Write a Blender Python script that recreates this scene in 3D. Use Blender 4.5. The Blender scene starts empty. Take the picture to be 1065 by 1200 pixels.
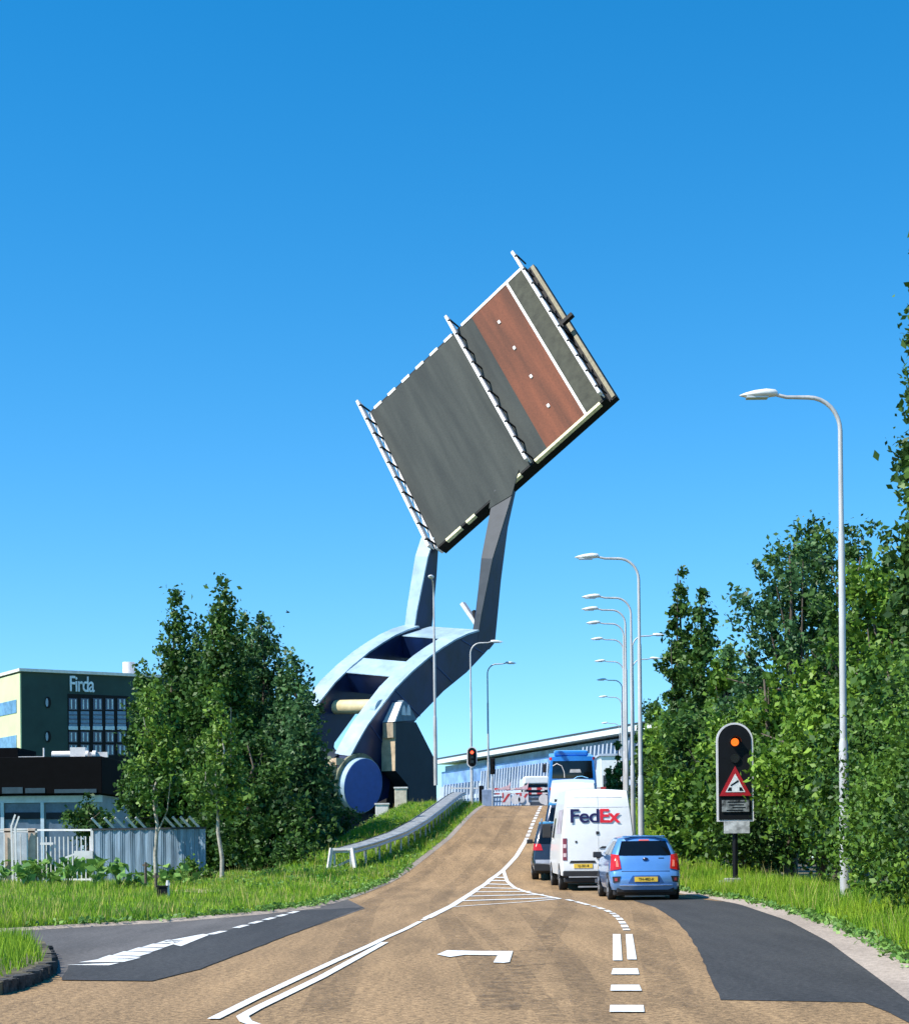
import bpy, bmesh, math, random
import numpy as np
from mathutils import Vector, Matrix
rnd = random.Random(7); RNG = np.random.default_rng(11)
S = bpy.context.scene; COL = S.collection
R = math.radians
# ------------------------------------------------------------------ camera model (photo pixel <-> world)
F = 2000.0; CX, CY = 532.5, 985.0; ROLL = R(.6); CAMZ = 1.4
def unroll(px, py):
    dx, dy = px - CX, py - CY
    return dx*math.cos(ROLL) - dy*math.sin(ROLL), dx*math.sin(ROLL) + dy*math.cos(ROLL)
def ray(px, py):
    a, b = unroll(px, py); return a/F, -b/F
def P(px, py, y):
    rx, rz = ray(px, py); return Vector((rx*y, y, CAMZ + rz*y))
def sp(x): return math.log1p(math.exp(x)) if x < 30 else x
def h(y): return .0765*2.5*(sp((y-54)/2.5) - sp((y-100)/2.5))
def G(px, py, off=0.0):
    rx, rz = ray(px, py); y = 8.0
    while y < 140:
        if CAMZ + rz*y <= h(y) + off: return (rx*y, y)
        y += .02
    return (rx*y, y)
def interp(t, tab):
    if t <= tab[0][0]: return tab[0][1]
    for (a, b), (c, d) in zip(tab, tab[1:]):
        if t <= c: return b + (d-b)*(t-a)/(c-a)
    return tab[-1][1]
XLT = [(35.75,-2.74),(41,-2.62),(50,-2.38),(56.6,-1.87),(64,-1.19),(73.5,-.29),(86,.55),(100,1.65),(140,4.8)]
XRT = [(5,3.2),(12,4.0),(17.8,4.80),(22.5,5.42),(28.2,5.95),(35.6,6.25),(42.5,5.95),(50,5.72),(57,5.85),(70,6.7),(85,7.7),(100,8.9),(140,11.3)]
def XL(y): return interp(y, XLT)
def XR(y): return interp(y, XRT)
LBT = [(5,-30),(20,-13.5),(27.65,-7.38),(30.05,-5.31),(33,-4.0),(35.85,-3.11),(39,-2.85),(42.6,-2.65),(50,-2.38)]
def LB(y): return interp(y, LBT) if y < 50 else XL(y)
def sm(x): x = max(0, min(1, x)); return x*x*(3-2*x)
def Tl(x, y):            # height of the left bank at x, y
    d = LB(y) - x; b = .05 + .08*sm(d/1.2)*sm((y-44)/14); z = h(y) + b
    if d > 4.2: z = z - (d-4.2)/1.7
    return max(.05 + .1*sm((d-.5)/3), z)
def Tr(x, y):
    d = x - XR(y) - .1; b = .04 + .16*sm(d/1.5); z = h(y) + b
    if d > 3: z -= (d-3)/2
    return max(.15, z) if d > .8 else z
# ------------------------------------------------------------------ tagging
def tag(o, label=None, cat=None, group=None, kind=None):
    if label: o['label'] = label
    if cat: o['category'] = cat
    if group: o['group'] = group
    if kind: o['kind'] = kind
    return o
def empty(name, loc=(0,0,0), label=None, cat=None, group=None, rz=0):
    o = bpy.data.objects.new(name, None); COL.objects.link(o); o.location = loc
    o.rotation_euler = (0,0,rz); o.empty_display_size = .2
    return tag(o, label, cat, group)
# ------------------------------------------------------------------ materials
MATS = {}
def mat(name, col, rough=.6, metal=0, var=.15, scale=3.0, bump=0.0, bscale=40, coat=0, col2=None, spec=.5, emit=None, es=0, island=0, streak=None, trans=0, detail=6):
    if name in MATS: return MATS[name]
    m = bpy.data.materials.new(name); m.use_nodes = True; nt = m.node_tree; N = nt.nodes; Lk = nt.links
    b = N['Principled BSDF']; b.inputs['Roughness'].default_value = rough; b.inputs['Metallic'].default_value = metal
    b.inputs['Specular IOR Level'].default_value = spec
    if coat: b.inputs['Coat Weight'].default_value = coat; b.inputs['Coat Roughness'].default_value = .06
    tc = N.new('ShaderNodeTexCoord'); mp = N.new('ShaderNodeMapping'); Lk.new(tc.outputs['Object'], mp.inputs[0])
    if streak: mp.inputs['Scale'].default_value = streak
    no = N.new('ShaderNodeTexNoise'); no.inputs['Scale'].default_value = scale; no.inputs['Detail'].default_value = detail; no.inputs['Roughness'].default_value = .65
    Lk.new(mp.outputs[0], no.inputs['Vector'])
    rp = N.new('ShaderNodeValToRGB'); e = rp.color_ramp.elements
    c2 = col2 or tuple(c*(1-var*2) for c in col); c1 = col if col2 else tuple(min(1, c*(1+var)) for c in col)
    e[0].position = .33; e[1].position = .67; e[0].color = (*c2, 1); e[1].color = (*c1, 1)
    Lk.new(no.outputs['Fac'], rp.inputs[0]); out = rp.outputs[0]
    if island:
        g = N.new('ShaderNodeNewGeometry'); r2 = N.new('ShaderNodeMapRange'); r2.inputs[3].default_value = 1-island; r2.inputs[4].default_value = 1+island
        Lk.new(g.outputs['Random Per Island'], r2.inputs[0])
        hs = N.new('ShaderNodeHueSaturation'); Lk.new(out, hs.inputs['Color']); Lk.new(r2.outputs[0], hs.inputs['Value'])
        r3 = N.new('ShaderNodeMapRange'); r3.inputs[3].default_value = .515; r3.inputs[4].default_value = .485
        Lk.new(g.outputs['Random Per Island'], r3.inputs[0]); Lk.new(r3.outputs[0], hs.inputs['Hue']); out = hs.outputs[0]
    Lk.new(out, b.inputs['Base Color'])
    if bump:
        n2 = N.new('ShaderNodeTexNoise'); n2.inputs['Scale'].default_value = bscale; n2.inputs['Detail'].default_value = 4
        Lk.new(tc.outputs['Object'], n2.inputs['Vector']); bp = N.new('ShaderNodeBump'); bp.inputs['Strength'].default_value = bump; bp.inputs['Distance'].default_value = .02
        Lk.new(n2.outputs['Fac'], bp.inputs['Height']); Lk.new(bp.outputs[0], b.inputs['Normal'])
    if emit: b.inputs['Emission Color'].default_value = (*emit, 1); b.inputs['Emission Strength'].default_value = es
    if trans:
        t = N.new('ShaderNodeBsdfTranslucent'); Lk.new(out, t.inputs['Color']); mx = N.new('ShaderNodeMixShader'); mx.inputs[0].default_value = trans
        Lk.new(b.outputs[0], mx.inputs[1]); Lk.new(t.outputs[0], mx.inputs[2]); Lk.new(mx.outputs[0], N['Material Output'].inputs['Surface'])
    MATS[name] = m; return m
def road_mat(name, base, dark, agg, streak_amt=.35):
    m = bpy.data.materials.new(name); m.use_nodes = True; nt = m.node_tree; N = nt.nodes; Lk = nt.links
    b = N['Principled BSDF']; b.inputs['Roughness'].default_value = .85; b.inputs['Specular IOR Level'].default_value = .3
    g = N.new('ShaderNodeNewGeometry')
    def noise(scale, sc=(1,1,1), det=5, rough=.6):
        mp = N.new('ShaderNodeMapping'); mp.inputs['Scale'].default_value = sc; Lk.new(g.outputs['Position'], mp.inputs[0])
        n = N.new('ShaderNodeTexNoise'); n.inputs['Scale'].default_value = scale; n.inputs['Detail'].default_value = det; n.inputs['Roughness'].default_value = rough
        Lk.new(mp.outputs[0], n.inputs['Vector']); return n.outputs['Fac']
    def ramp(f, a, c, p0=.35, p1=.65):
        r = N.new('ShaderNodeValToRGB'); e = r.color_ramp.elements; e[0].position = p0; e[1].position = p1; e[0].color = (*a,1); e[1].color = (*c,1); Lk.new(f, r.inputs[0]); return r.outputs[0]
    def mul(a, c, fac=1.0):
        x = N.new('ShaderNodeMixRGB'); x.blend_type = 'MULTIPLY'; x.inputs[0].default_value = fac; Lk.new(a, x.inputs[1]); Lk.new(c, x.inputs[2]); return x.outputs[0]
    c = ramp(noise(.35, (1,.35,1)), dark, base)
    c = mul(c, ramp(noise(1.6, (1.2,.12,1), 4), (1-streak_amt,)*3, (1.12,)*3, .3, .7))          # wear running along the road
    c = mul(c, ramp(noise(16, det=3, rough=.8), (1-agg,)*3, (1+agg,)*3, .38, .62))          # chippings
    c = mul(c, ramp(noise(60, det=2), (1-agg*.8,)*3, (1+agg*.8,)*3, .35, .65))
    Lk.new(c, b.inputs['Base Color'])
    bp = N.new('ShaderNodeBump'); bp.inputs['Strength'].default_value = .5; bp.inputs['Distance'].default_value = .01; Lk.new(noise(90, det=3), bp.inputs['Height']); Lk.new(bp.outputs[0], b.inputs['Normal'])
    MATS[name] = m; return m
M_road = road_mat('worn_brown_asphalt', (.345,.222,.112), (.28,.18,.09), .45)
M_grey = road_mat('grey_asphalt', (.125,.115,.108), (.09,.084,.08), .25, .2)
M_dark = road_mat('fresh_dark_asphalt', (.058,.057,.056), (.040,.040,.041), .32, .2)
M_kerb = road_mat('dusty_pale_edge', (.40,.33,.27), (.30,.245,.20), .2, .12)
M_white = mat('road_paint', (.78,.78,.76), .6, var=.14, scale=16)
M_soil = mat('soil', (.13,.11,.06), .95, var=.4, scale=2, bump=.6, bscale=10)
M_turf = mat('turf', (.15,.22,.04), .95, var=.3, scale=1.2, bump=.8, bscale=25, col2=(.055,.10,.02))
M_grass = mat('grass_blades', (.33,.48,.035), .6, scale=.45, col2=(.10,.27,.018), island=.45, trans=.3, spec=.2, detail=3)
M_leafy = mat('broad_leaves', (.20,.36,.07), .45, scale=1.5, col2=(.07,.18,.035), island=.35, trans=.25, spec=.3)
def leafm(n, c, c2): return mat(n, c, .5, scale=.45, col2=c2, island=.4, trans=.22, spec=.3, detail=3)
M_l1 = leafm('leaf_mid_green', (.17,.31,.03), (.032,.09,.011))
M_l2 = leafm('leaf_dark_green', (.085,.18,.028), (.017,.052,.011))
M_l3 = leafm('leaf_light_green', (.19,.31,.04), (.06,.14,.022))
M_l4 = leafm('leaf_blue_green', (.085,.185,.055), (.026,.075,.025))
M_bark = mat('bark', (.13,.10,.075), .9, var=.3, scale=6, bump=.6, bscale=20, streak=(1,1,.2))
M_palebark = mat('pale_bark', (.42,.38,.31), .85, var=.25, scale=8, bump=.4)
M_steel = mat('galvanised_steel', (.50,.51,.52), .42, .35, var=.12, scale=2)
M_pole = mat('grey_lamp_pole', (.52,.51,.50), .5, .15, var=.15, scale=2.5, streak=(1,1,.25))
M_lamp = mat('lamp_housing', (.72,.72,.70), .45, var=.08)
M_lens = mat('lamp_glass', (.55,.6,.62), .2, var=.05)
M_blue = mat('bridge_shaded_blue_steel', (.003,.016,.075), .42, .0, var=.25, scale=.7, coat=.1, streak=(1,1,.5))  # navy paint, darkened further for the shaded sides of the beams
M_pale = mat('bridge_sunlit_steel', (.34,.46,.55), .45, var=.14, scale=.8)  # paler copy painted on sunlit faces: beam tops, far arm front, drum rim
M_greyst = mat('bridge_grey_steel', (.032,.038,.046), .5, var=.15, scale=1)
M_cream = mat('cream_paint', (.66,.54,.30), .5, var=.1, scale=2)
M_beige = mat('beige_clamps_and_lit_face', (.50,.38,.25), .85, var=.15, scale=2, bump=.3)  # carries the sunlit tone of the pylon's left face; also the clamp colour
M_black = mat('black_steel', (.004,.0045,.006), .6, var=.2, spec=.25)
M_deck = mat('deck_asphalt', (.037,.044,.041), .85, var=.1, scale=9, bump=.3, streak=(1,1,1))
def deck_streaks(m):
    nt = m.node_tree; N = nt.nodes; Lk = nt.links; b = N['Principled BSDF']; src = b.inputs['Base Color'].links[0].from_socket
    g = N.new('ShaderNodeNewGeometry'); cb_ = N.new('ShaderNodeCombineXYZ')
    for i, (vec, k) in enumerate((((.7327,-.3650,.5745), 1.1), ((-.3293,.5487,.7684), .09))):
        d = N.new('ShaderNodeVectorMath'); d.operation = 'DOT_PRODUCT'; d.inputs[1].default_value = [c*k for c in vec]; Lk.new(g.outputs['Position'], d.inputs[0]); Lk.new(d.outputs['Value'], cb_.inputs[i])
    n = N.new('ShaderNodeTexNoise'); n.inputs['Scale'].default_value = 1.0; n.inputs['Detail'].default_value = 5; Lk.new(cb_.outputs[0], n.inputs['Vector'])
    r_ = N.new('ShaderNodeValToRGB'); r_.color_ramp.elements[0].position = .35; r_.color_ramp.elements[1].position = .65; r_.color_ramp.elements[0].color = (.62,.66,.68,1); r_.color_ramp.elements[1].color = (1.25,1.2,1.15,1); Lk.new(n.outputs['Fac'], r_.inputs[0])
    x = N.new('ShaderNodeMixRGB'); x.blend_type = 'MULTIPLY'; x.inputs[0].default_value = 1; Lk.new(src, x.inputs[1]); Lk.new(r_.outputs[0], x.inputs[2]); Lk.new(x.outputs[0], b.inputs['Base Color'])
deck_streaks(M_deck)
M_decks = mat('deck_footway', (.052,.054,.038), .85, var=.2, scale=1.5)
M_red = mat('deck_cycle_red', (.15,.047,.022), .85, var=.12, scale=9)
deck_streaks(M_red)
M_railw = mat('white_rail_paint', (.72,.68,.66), .5, var=.08)
M_conc = mat('concrete', (.30,.28,.25), .9, var=.2, scale=1, bump=.3)
M_darkc = mat('dark_shaded_pylon', (.010,.017,.028), .6, var=.15, scale=.8)  # pylon sides turned from the sun, their shade put into the colour
# ------------------------------------------------------------------ mesh builder
class MB:
    def __init__(s): s.v = []; s.f = []; s.sm = []
    def add(s, vs, fs, smooth=False):
        o = len(s.v); s.v += [tuple(v) for v in vs]; s.f += [tuple(i+o for i in f) for f in fs]; s.sm += [smooth]*len(fs); return s
    def box(s, c, d, rz=0, M=None):
        x, y, z = d[0]/2, d[1]/2, d[2]/2
        vs = [Vector((i*x, j*y, k*z)) for i in (-1,1) for j in (-1,1) for k in (-1,1)]
        Q = M if M is not None else Matrix.Rotation(rz, 3, 'Z')
        return s.add([Q @ v + Vector(c) for v in vs], [(0,1,3,2),(4,6,7,5),(0,4,5,1),(2,3,7,6),(0,2,6,4),(1,5,7,3)])
    def bar(s, a, b, w, t, up=(0,0,1)):
        a, b = Vector(a), Vector(b); d = (b-a); L = d.length; d.normalize()
        x = d.cross(Vector(up)); x = x.normalized() if x.length > 1e-5 else Vector((1,0,0)); z = x.cross(d)
        return s.box((a+b)/2, (w, L, t), M=Matrix((x, d, z)).transposed())
    def tube(s, pts, rs, n=10, cap=True):
        pts = [Vector(p) for p in pts]
        if not hasattr(rs, '__len__'): rs = [rs]*len(pts)
        vs = []; ref = None
        for i, p in enumerate(pts):
            d = (pts[min(i+1, len(pts)-1)] - pts[max(i-1, 0)]).normalized()
            if ref is None: ref = d.orthogonal().normalized()
            ref = (ref - d*ref.dot(d)); ref = ref.normalized() if ref.length > 1e-6 else d.orthogonal().normalized()
            q = d.cross(ref)
            for k in range(n):
                a = 2*math.pi*k/n; vs.append(p + (ref*math.cos(a) + q*math.sin(a))*rs[i])
        fs = [(i*n+k, i*n+(k+1)%n, (i+1)*n+(k+1)%n, (i+1)*n+k) for i in range(len(pts)-1) for k in range(n)]
        s.add(vs, fs, True)
        if cap:
            m = len(pts)-1
            s.add(vs[:n], [tuple(range(n))[::-1]]); s.add(vs[m*n:], [tuple(range(n))])
        return s
    def disc(s, c, r, nrm, t=.01, n=24, rx=None):
        nrm = Vector(nrm).normalized(); c = Vector(c)
        u = Vector((0,0,1)).cross(nrm); u = u.normalized() if u.length > 1e-4 else Vector((1,0,0)); w = nrm.cross(u); rx = rx or r
        A = [c + u*rx*math.cos(2*math.pi*k/n) + w*r*math.sin(2*math.pi*k/n) for k in range(n)]
        return s.prism(A, nrm*t)
    def prism(s, poly, d):
        poly = [Vector(p) for p in poly]; d = Vector(d); n = len(poly)
        s.add(poly + [p+d for p in poly], [tuple(range(n))[::-1], tuple(range(n, 2*n))] + [(i, (i+1)%n, (i+1)%n+n, i+n) for i in range(n)]); return s
    def grid(s, rows, smooth=True):
        n = len(rows[0]); vs = [p for r in rows for p in r]
        return s.add(vs, [(i*n+k, i*n+k+1, (i+1)*n+k+1, (i+1)*n+k) for i in range(len(rows)-1) for k in range(n-1)], smooth)
    def build(s, name, m, parent=None, origin=(0,0,0), bevel=0, **kw):
        o_ = Vector(origin); me = bpy.data.meshes.new(name); me.from_pydata([Vector(v)-o_ for v in s.v], [], s.f); me.validate()
        bm = bmesh.new(); bm.from_mesh(me); bmesh.ops.remove_doubles(bm, verts=bm.verts, dist=1e-5) if bevel else None
        bmesh.ops.recalc_face_normals(bm, faces=bm.faces); bm.to_mesh(me); bm.free()
        if len(me.polygons) == len(s.sm): me.polygons.foreach_set('use_smooth', s.sm)
        me.materials.append(m); o = bpy.data.objects.new(name, me); COL.objects.link(o)
        if parent: o.parent = parent
        else: o.location = o_
        if bevel:
            b = o.modifiers.new('b', 'BEVEL'); b.width = bevel; b.segments = 2; b.limit_method = 'ANGLE'
        return tag(o, **kw)
def copy_tree(o, parent=None):
    c = o.copy(); COL.objects.link(c)
    if parent: c.parent = parent
    for ch in list(o.children): copy_tree(ch, c)
    return c
def text_mesh(name, body, size, m, parent=None, bold=0, ext=.004, spacing=1.0, align='CENTER'):
    cu = bpy.data.curves.new(name, 'FONT'); cu.body = body; cu.size = size; cu.extrude = ext; cu.offset = bold; cu.space_character = spacing; cu.align_x = align; cu.align_y = 'CENTER'
    t = bpy.data.objects.new(name, cu); COL.objects.link(t); bpy.context.view_layer.update()
    me = bpy.data.meshes.new_from_object(t.evaluated_get(bpy.context.evaluated_depsgraph_get())); bpy.data.objects.remove(t)
    me.materials.clear(); me.materials.append(m); o = bpy.data.objects.new(name, me); COL.objects.link(o)
    if parent: o.parent = parent
    return o
# ------------------------------------------------------------------ camera, sky, sun
cd = bpy.data.cameras.new('camera'); cam = bpy.data.objects.new('camera', cd); COL.objects.link(cam)
cd.sensor_fit = 'HORIZONTAL'; cd.sensor_width = 36; cd.lens = F/1065*36; cd.shift_y = (CY-600)/1065; cd.clip_end = 3000; cd.clip_start = .1
cam.rotation_mode = 'QUATERNION'; cam.location = (0,0,CAMZ)
cam.rotation_quaternion = (Matrix.Rotation(R(90), 3, 'X') @ Matrix.Rotation(-ROLL, 3, 'Z')).to_quaternion()
S.camera = cam
SUN = Vector((-.58,-.31,.76)).normalized()
sl = bpy.data.lights.new('sun', 'SUN'); so = bpy.data.objects.new('sun', sl); COL.objects.link(so); sl.energy = 4.8; sl.angle = R(.5); sl.color = (1,.95,.86)
so.rotation_mode = 'QUATERNION'; so.rotation_quaternion = (-SUN).to_track_quat('-Z', 'Y')
w = bpy.data.worlds.new('World'); S.world = w; w.use_nodes = True; N = w.node_tree.nodes; Lk = w.node_tree.links
sky = N.new('ShaderNodeTexSky'); sky.sky_type = 'NISHITA'; sky.sun_disc = False; sky.sun_elevation = math.asin(SUN.z); sky.sun_rotation = math.atan2(SUN.x, SUN.y)
sky.air_density = 1.0; sky.dust_density = .0; sky.ozone_density = 2.5; sky.altitude = 0
stc = N.new('ShaderNodeTexCoord'); smp = N.new('ShaderNodeMapping'); smp.inputs['Location'].default_value = (0,0,.07); Lk.new(stc.outputs['Generated'], smp.inputs[0]); Lk.new(smp.outputs[0], sky.inputs[0])
hs = N.new('ShaderNodeHueSaturation'); hs.inputs['Saturation'].default_value = 1.42; hs.inputs['Hue'].default_value = .494
Lk.new(sky.outputs[0], hs.inputs['Color']); Lk.new(hs.outputs[0], N['Background'].inputs['Color']); N['Background'].inputs['Strength'].default_value = .145
S.view_settings.view_transform = 'Standard'; S.view_settings.look = 'None'; S.view_settings.exposure = .62; S.view_settings.gamma = 1
S.render.engine = 'CYCLES'
# ------------------------------------------------------------------ ground, roads
def sheet(name, pts, z, m, kind='structure', **kw):
    b = MB(); b.add([(p[0], p[1], z) for p in pts], [tuple(range(len(pts)))]); return b.build(name, m, kind=kind, **kw)
sheet('ground', [(-1500,-40),(1500,-40),(1500,103),(-1500,103)], -.12, M_turf)
sheet('far_ground', [(-1500,131),(1500,131),(1500,2500),(-1500,2500)], -.12, M_turf)
M_water = mat('canal_water', (.03,.05,.045), .08, var=.2, scale=.5, bump=.15, bscale=1.5)
sheet('water', [(-1500,102),(1500,102),(1500,132),(-1500,132)], -1.4, M_water)
b = MB(); b.box((0,103.15,-.75), (3000,.3,1.3)); b.build('quay_wall', M_conc, kind='structure')
def ragged(pts, st=.5, a=.011):
    out = []
    for p, q in zip(pts, pts[1:]+pts[:1]):
        n = max(1, int(math.hypot(q[0]-p[0], q[1]-p[1])/st)); out += [(p[0]+(q[0]-p[0])*i/n+rnd.uniform(-a,a)*(i > 0), p[1]+(q[1]-p[1])*i/n+rnd.uniform(-a,a)*(i > 0)*3) for i in range(n)]
    return out
def strip(name, m, y0, y1, fl, fr, off, step=1.0, nx=6, hh=h):
    b = MB(); n = max(1, int((y1-y0)/step)); rows = []
    for i in range(n+1):
        y = y0 + (y1-y0)*i/n; a, c = fl(y), fr(y)
        rows.append([(a+(c-a)*k/nx, y, hh(y)+off) for k in range(nx+1)])
    b.grid(rows); return b.build(name, m, kind='structure')
strip('main_road', M_road, -4, 99.2, lambda y: interp(y, [(-4,-14),(15,-9),(17,-6),(20,-3.6),(35.7,-2.7)]) if y < 35.75 else XL(y), lambda y: XR(y)-.28, 0)
strip('bridge_apron', M_grey, 99.2, 103, XL, lambda y: XR(y)-.28, .001)
b = MB(); b.grid([[(XL(103)-3,103.0,z), (XR(103)+6,103.0,z)] for z in (-1.4,3.35)], False); b.prism([(-1,103,-1.4),(11,103,-1.4),(11,104,-1.4),(-1,104,-1.4)], (0,0,4.6)); b.build('bridge_abutment', M_conc, kind='structure')
rk = [G(*p) for p in [(1065,1138),(1023,1118),(981,1098),(940,1080),(900,1066),(860,1059),(820,1054)]]
def kin(y): return XR(y) - .12 - .42*(1-sm((y-20)/22)) - .12
b = MB(); rows = []
for i in range(100):
    y = 4 + i; a = XR(y)-.3-.22*(1-sm((y-18)/24))
    rows.append([(a, y, h(y)+.008), ((a+XR(y))/2, y, h(y)+.03), (XR(y)+.02, y, h(y)+.055)])
b.grid(rows); b.build('right_kerb', M_kerb, kind='structure')
b = MB(); rows = []
for i in range(150):
    y = 20 + i*.55; 
    if y > 102: break
    a = LB(y); w_ = .28 if y < 36 else .16
    rows.append([(a-.05, y, h(y)+.05), (a+w_*.5, y, h(y)+.03), (a+w_, y, h(y)+.006)])
b.grid(rows); b.build('left_kerb', M_kerb, kind='structure')
def gp(l): return [G(*p) for p in l]
side = gp([(428,1065),(404,1053),(360,1065),(180,1082),(0,1092)]) + [(-16,14),(-12,15),(-6.4,23.9)] + gp([(50,1115),(62,1140)]) + gp([(76,1149),(180,1145),(300,1110)])
sheet('side_road', side, .005, M_grey)
sheet('side_road_dark_patch', ragged(gp([(426,1064),(352,1068),(245,1097),(80,1133),(72,1150),(178,1151),(235,1137),(330,1100)])), .009, M_dark)
pr = gp([(742,1056),(768,1064),(790,1078),(806,1095),(820,1118),(832,1146),(844,1173),(1012,1176),(1040,1187),(1075,1205)])
sheet('right_dark_asphalt', ragged(pr + [(4.15,15),(4.42,17.8)] + gp([(1023,1113),(981,1094),(940,1078),(900,1065),(860,1058.5),(820,1054),(780,1051)])), .005, M_dark)
# banks
b = MB(); rows = []
for i in range(int(98/1.0)+1):
    y = 5 + i*1.0; a = LB(y)-.04
    rows.append([(a-d, y, Tl(a-d, y)) for d in (0,.3,.6,1,1.5,2,2.7,3.4,4.1,4.8,5.5,6.5,7.5,9,11,14,20,40,120)])
b.grid(rows); b.build('left_grass_bank', M_turf, kind='structure')
b = MB(); rows = []
for i in range(99):
    y = 4 + i; a = XR(y)+.02
    rows.append([(a+d, y, Tr(a+d, y)) for d in (0,.15,.3,.6,1,1.5,2,3,4,5,7,9,12,20,100)])
b.grid(rows); b.build('right_grass_verge', M_soil, kind='structure')
isl = [(-14,20),(-6.45,23.9),(-5.9,23.3)] + gp([(52,1114),(60,1128),(61,1141),(40,1153),(0,1167)]) + [(-5.5,15),(-14,12)]
b = MB(); b.prism([(x,y,-.1) for x,y in isl], (0,0,.22)); b.build('grass_island', M_soil, kind='structure')
pth = gp([(195,1052),(262,1040),(345,1031),(380,1028),(330,1040),(290,1049),(240,1056)])
b = MB(); b.add([(x, y, Tl(x,y)+.03) for x,y in pth], [tuple(range(len(pth)))]); b.build('sandy_path', mat('sand', (.45,.35,.22), .95, var=.2, scale=3), kind='structure')
# markings
def mark(name, polys, z=.012, m=M_white):
    b = MB()
    for p in polys: b.add([(x, y, h(y)+z) for x, y in p], [tuple(range(len(p)))])
    return b.build(name, m, kind='structure')
def line(name, pts, wd, z=.012, dash=None, m=M_white):
    b = MB(); P_ = [Vector((x, y)) for x, y in pts]; Q = []
    for a, c in zip(P_, P_[1:]):
        n = max(1, int((c-a).length/.4)); Q += [a + (c-a)*i/n for i in range(n)]
    Q.append(P_[-1]); L = 0
    for i, (a, c) in enumerate(zip(Q, Q[1:])):
        L0 = L; L += (c-a).length
        if dash and (L0 % (dash[0]+dash[1])) > dash[0]: continue
        na = Vector((-(Q[min(i+1,len(Q)-1)]-Q[max(i-1,0)]).y, (Q[min(i+1,len(Q)-1)]-Q[max(i-1,0)]).x)).normalized()*wd/2
        j = i+1; nc = Vector((-(Q[min(j+1,len(Q)-1)]-Q[j-1]).y, (Q[min(j+1,len(Q)-1)]-Q[j-1]).x)).normalized()*wd/2
        b.add([(p.x, p.y, h(p.y)+z) for p in (a-na, a+na, c+nc, c-nc)], [(0,1,2,3)])
    return b.build(name, m, kind='structure')
line('left_turn_line', gp([(250,1196),(300,1171),(351,1147),(395,1126.5),(437,1107.5),(450,1101)]), .10)
line('left_turn_line', gp([(306,1206),(288,1199),(284,1193),(300,1184),(340,1164.5),(376,1147),(415,1125.5),(451,1105.5)]), .10)
line('dashed_centre_line', gp([(450,1101),(475,1090),(500,1077)]), .09, dash=(.9,.35))
line('centre_line', gp([(500,1077),(530,1062),(560,1042),(575,1031),(590,1020),(605,1004),(616,986)]), .16)
line('ramp_centre_dashes', [G(616,986), G(624,966), G(630,953), G(634.5,944.5)], .16, dash=(1.4,.9))
line('hatch_edge_line', gp([(590,1021),(594,1033),(603,1041),(620,1047),(656,1054),(620,1057.5),(530,1063.5)]), .11)
hat = [((581,1029),(594,1029)),((576,1032.5),(596,1033)),((570,1036.5),(601,1037.5)),((564,1041),(609,1042)),((557,1046),(622,1045.5)),((549,1051),(637,1049)),((541,1056.5),(650,1053))]
mark('hatch_stripes', [[(a[0], a[1]-.22), (c[0], c[1]-.22), (c[0], c[1]+.22), (a[0], a[1]+.22)] for a, c in [(G(*p), G(*q)) for p, q in hat]])
line('curved_guide_dashes', gp([(664,1055),(675,1057.5),(686,1060.5),(698,1063.5),(710,1067.5),(719,1072),(726,1078),(731,1085),(735,1093)]), .11, dash=(.75,.4))
def q4(l): return gp(l)
mark('lane_divider_bars', [q4([(718,1096),(727,1096),(729,1127),(718,1127)]), q4([(733,1096),(741,1096),(746,1126),(735,1126)])])
mark('block_dashes', [q4([(718,1136.5),(747,1136.5),(749,1143.5),(716,1143.5)]), q4([(716,1156),(749,1156),(752,1163),(715,1163)]), q4([(715,1180),(754,1180),(755,1188),(714,1188)])])
mark('turn_arrow', [q4([(512,1120),(524,1115),(560,1116),(601,1116),(597,1129),(590,1130),(578,1129.5),(583,1121),(545,1120.5),(527,1123)])])
mark('side_road_wedge', [q4([(78,1132.5),(128,1133),(140,1130)]), q4([(92,1129.5),(145,1129),(165,1124),(115,1126)])] + [q4([(115+i*17,1125.5-i*4.6),(150+i*14,1127-i*5),(165+i*13,1123-i*5),(128+i*17,1121-i*4.5)]) for i in range(5)] + [q4([(190,1105),(212,1110.5),(245,1097),(238,1096)])], z=.014)
line('side_road_dashes', gp([(246,1096.5),(270,1090.5),(300,1082),(330,1074),(352,1068)]), .13, dash=(.95,.5), z=.014)
M_tar = mat('dark_road_wear', (.11,.078,.05), .85, var=.35, scale=5)
M_wear = MATS['dark_road_wear']; nt = M_wear.node_tree; tr = nt.nodes.new('ShaderNodeBsdfTransparent'); mx = nt.nodes.new('ShaderNodeMixShader')
nn = nt.nodes.new('ShaderNodeTexNoise'); nn.inputs['Scale'].default_value = 5; nn.inputs['Detail'].default_value = 8; nn.inputs['Roughness'].default_value = .75; rr = nt.nodes.new('ShaderNodeValToRGB'); rr.color_ramp.elements[0].position = .42; rr.color_ramp.elements[1].position = .72; rr.color_ramp.elements[1].color = (.42,.42,.42,1)
tcc = nt.nodes.new('ShaderNodeTexCoord'); nt.links.new(tcc.outputs['Object'], nn.inputs['Vector'])
nt.links.new(nn.outputs['Fac'], rr.inputs[0]); nt.links.new(rr.outputs[0], mx.inputs[0]); nt.links.new(tr.outputs[0], mx.inputs[1]); nt.links.new(nt.nodes['Principled BSDF'].outputs[0], mx.inputs[2]); nt.links.new(mx.outputs[0], nt.nodes['Material Output'].inputs['Surface'])
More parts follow.
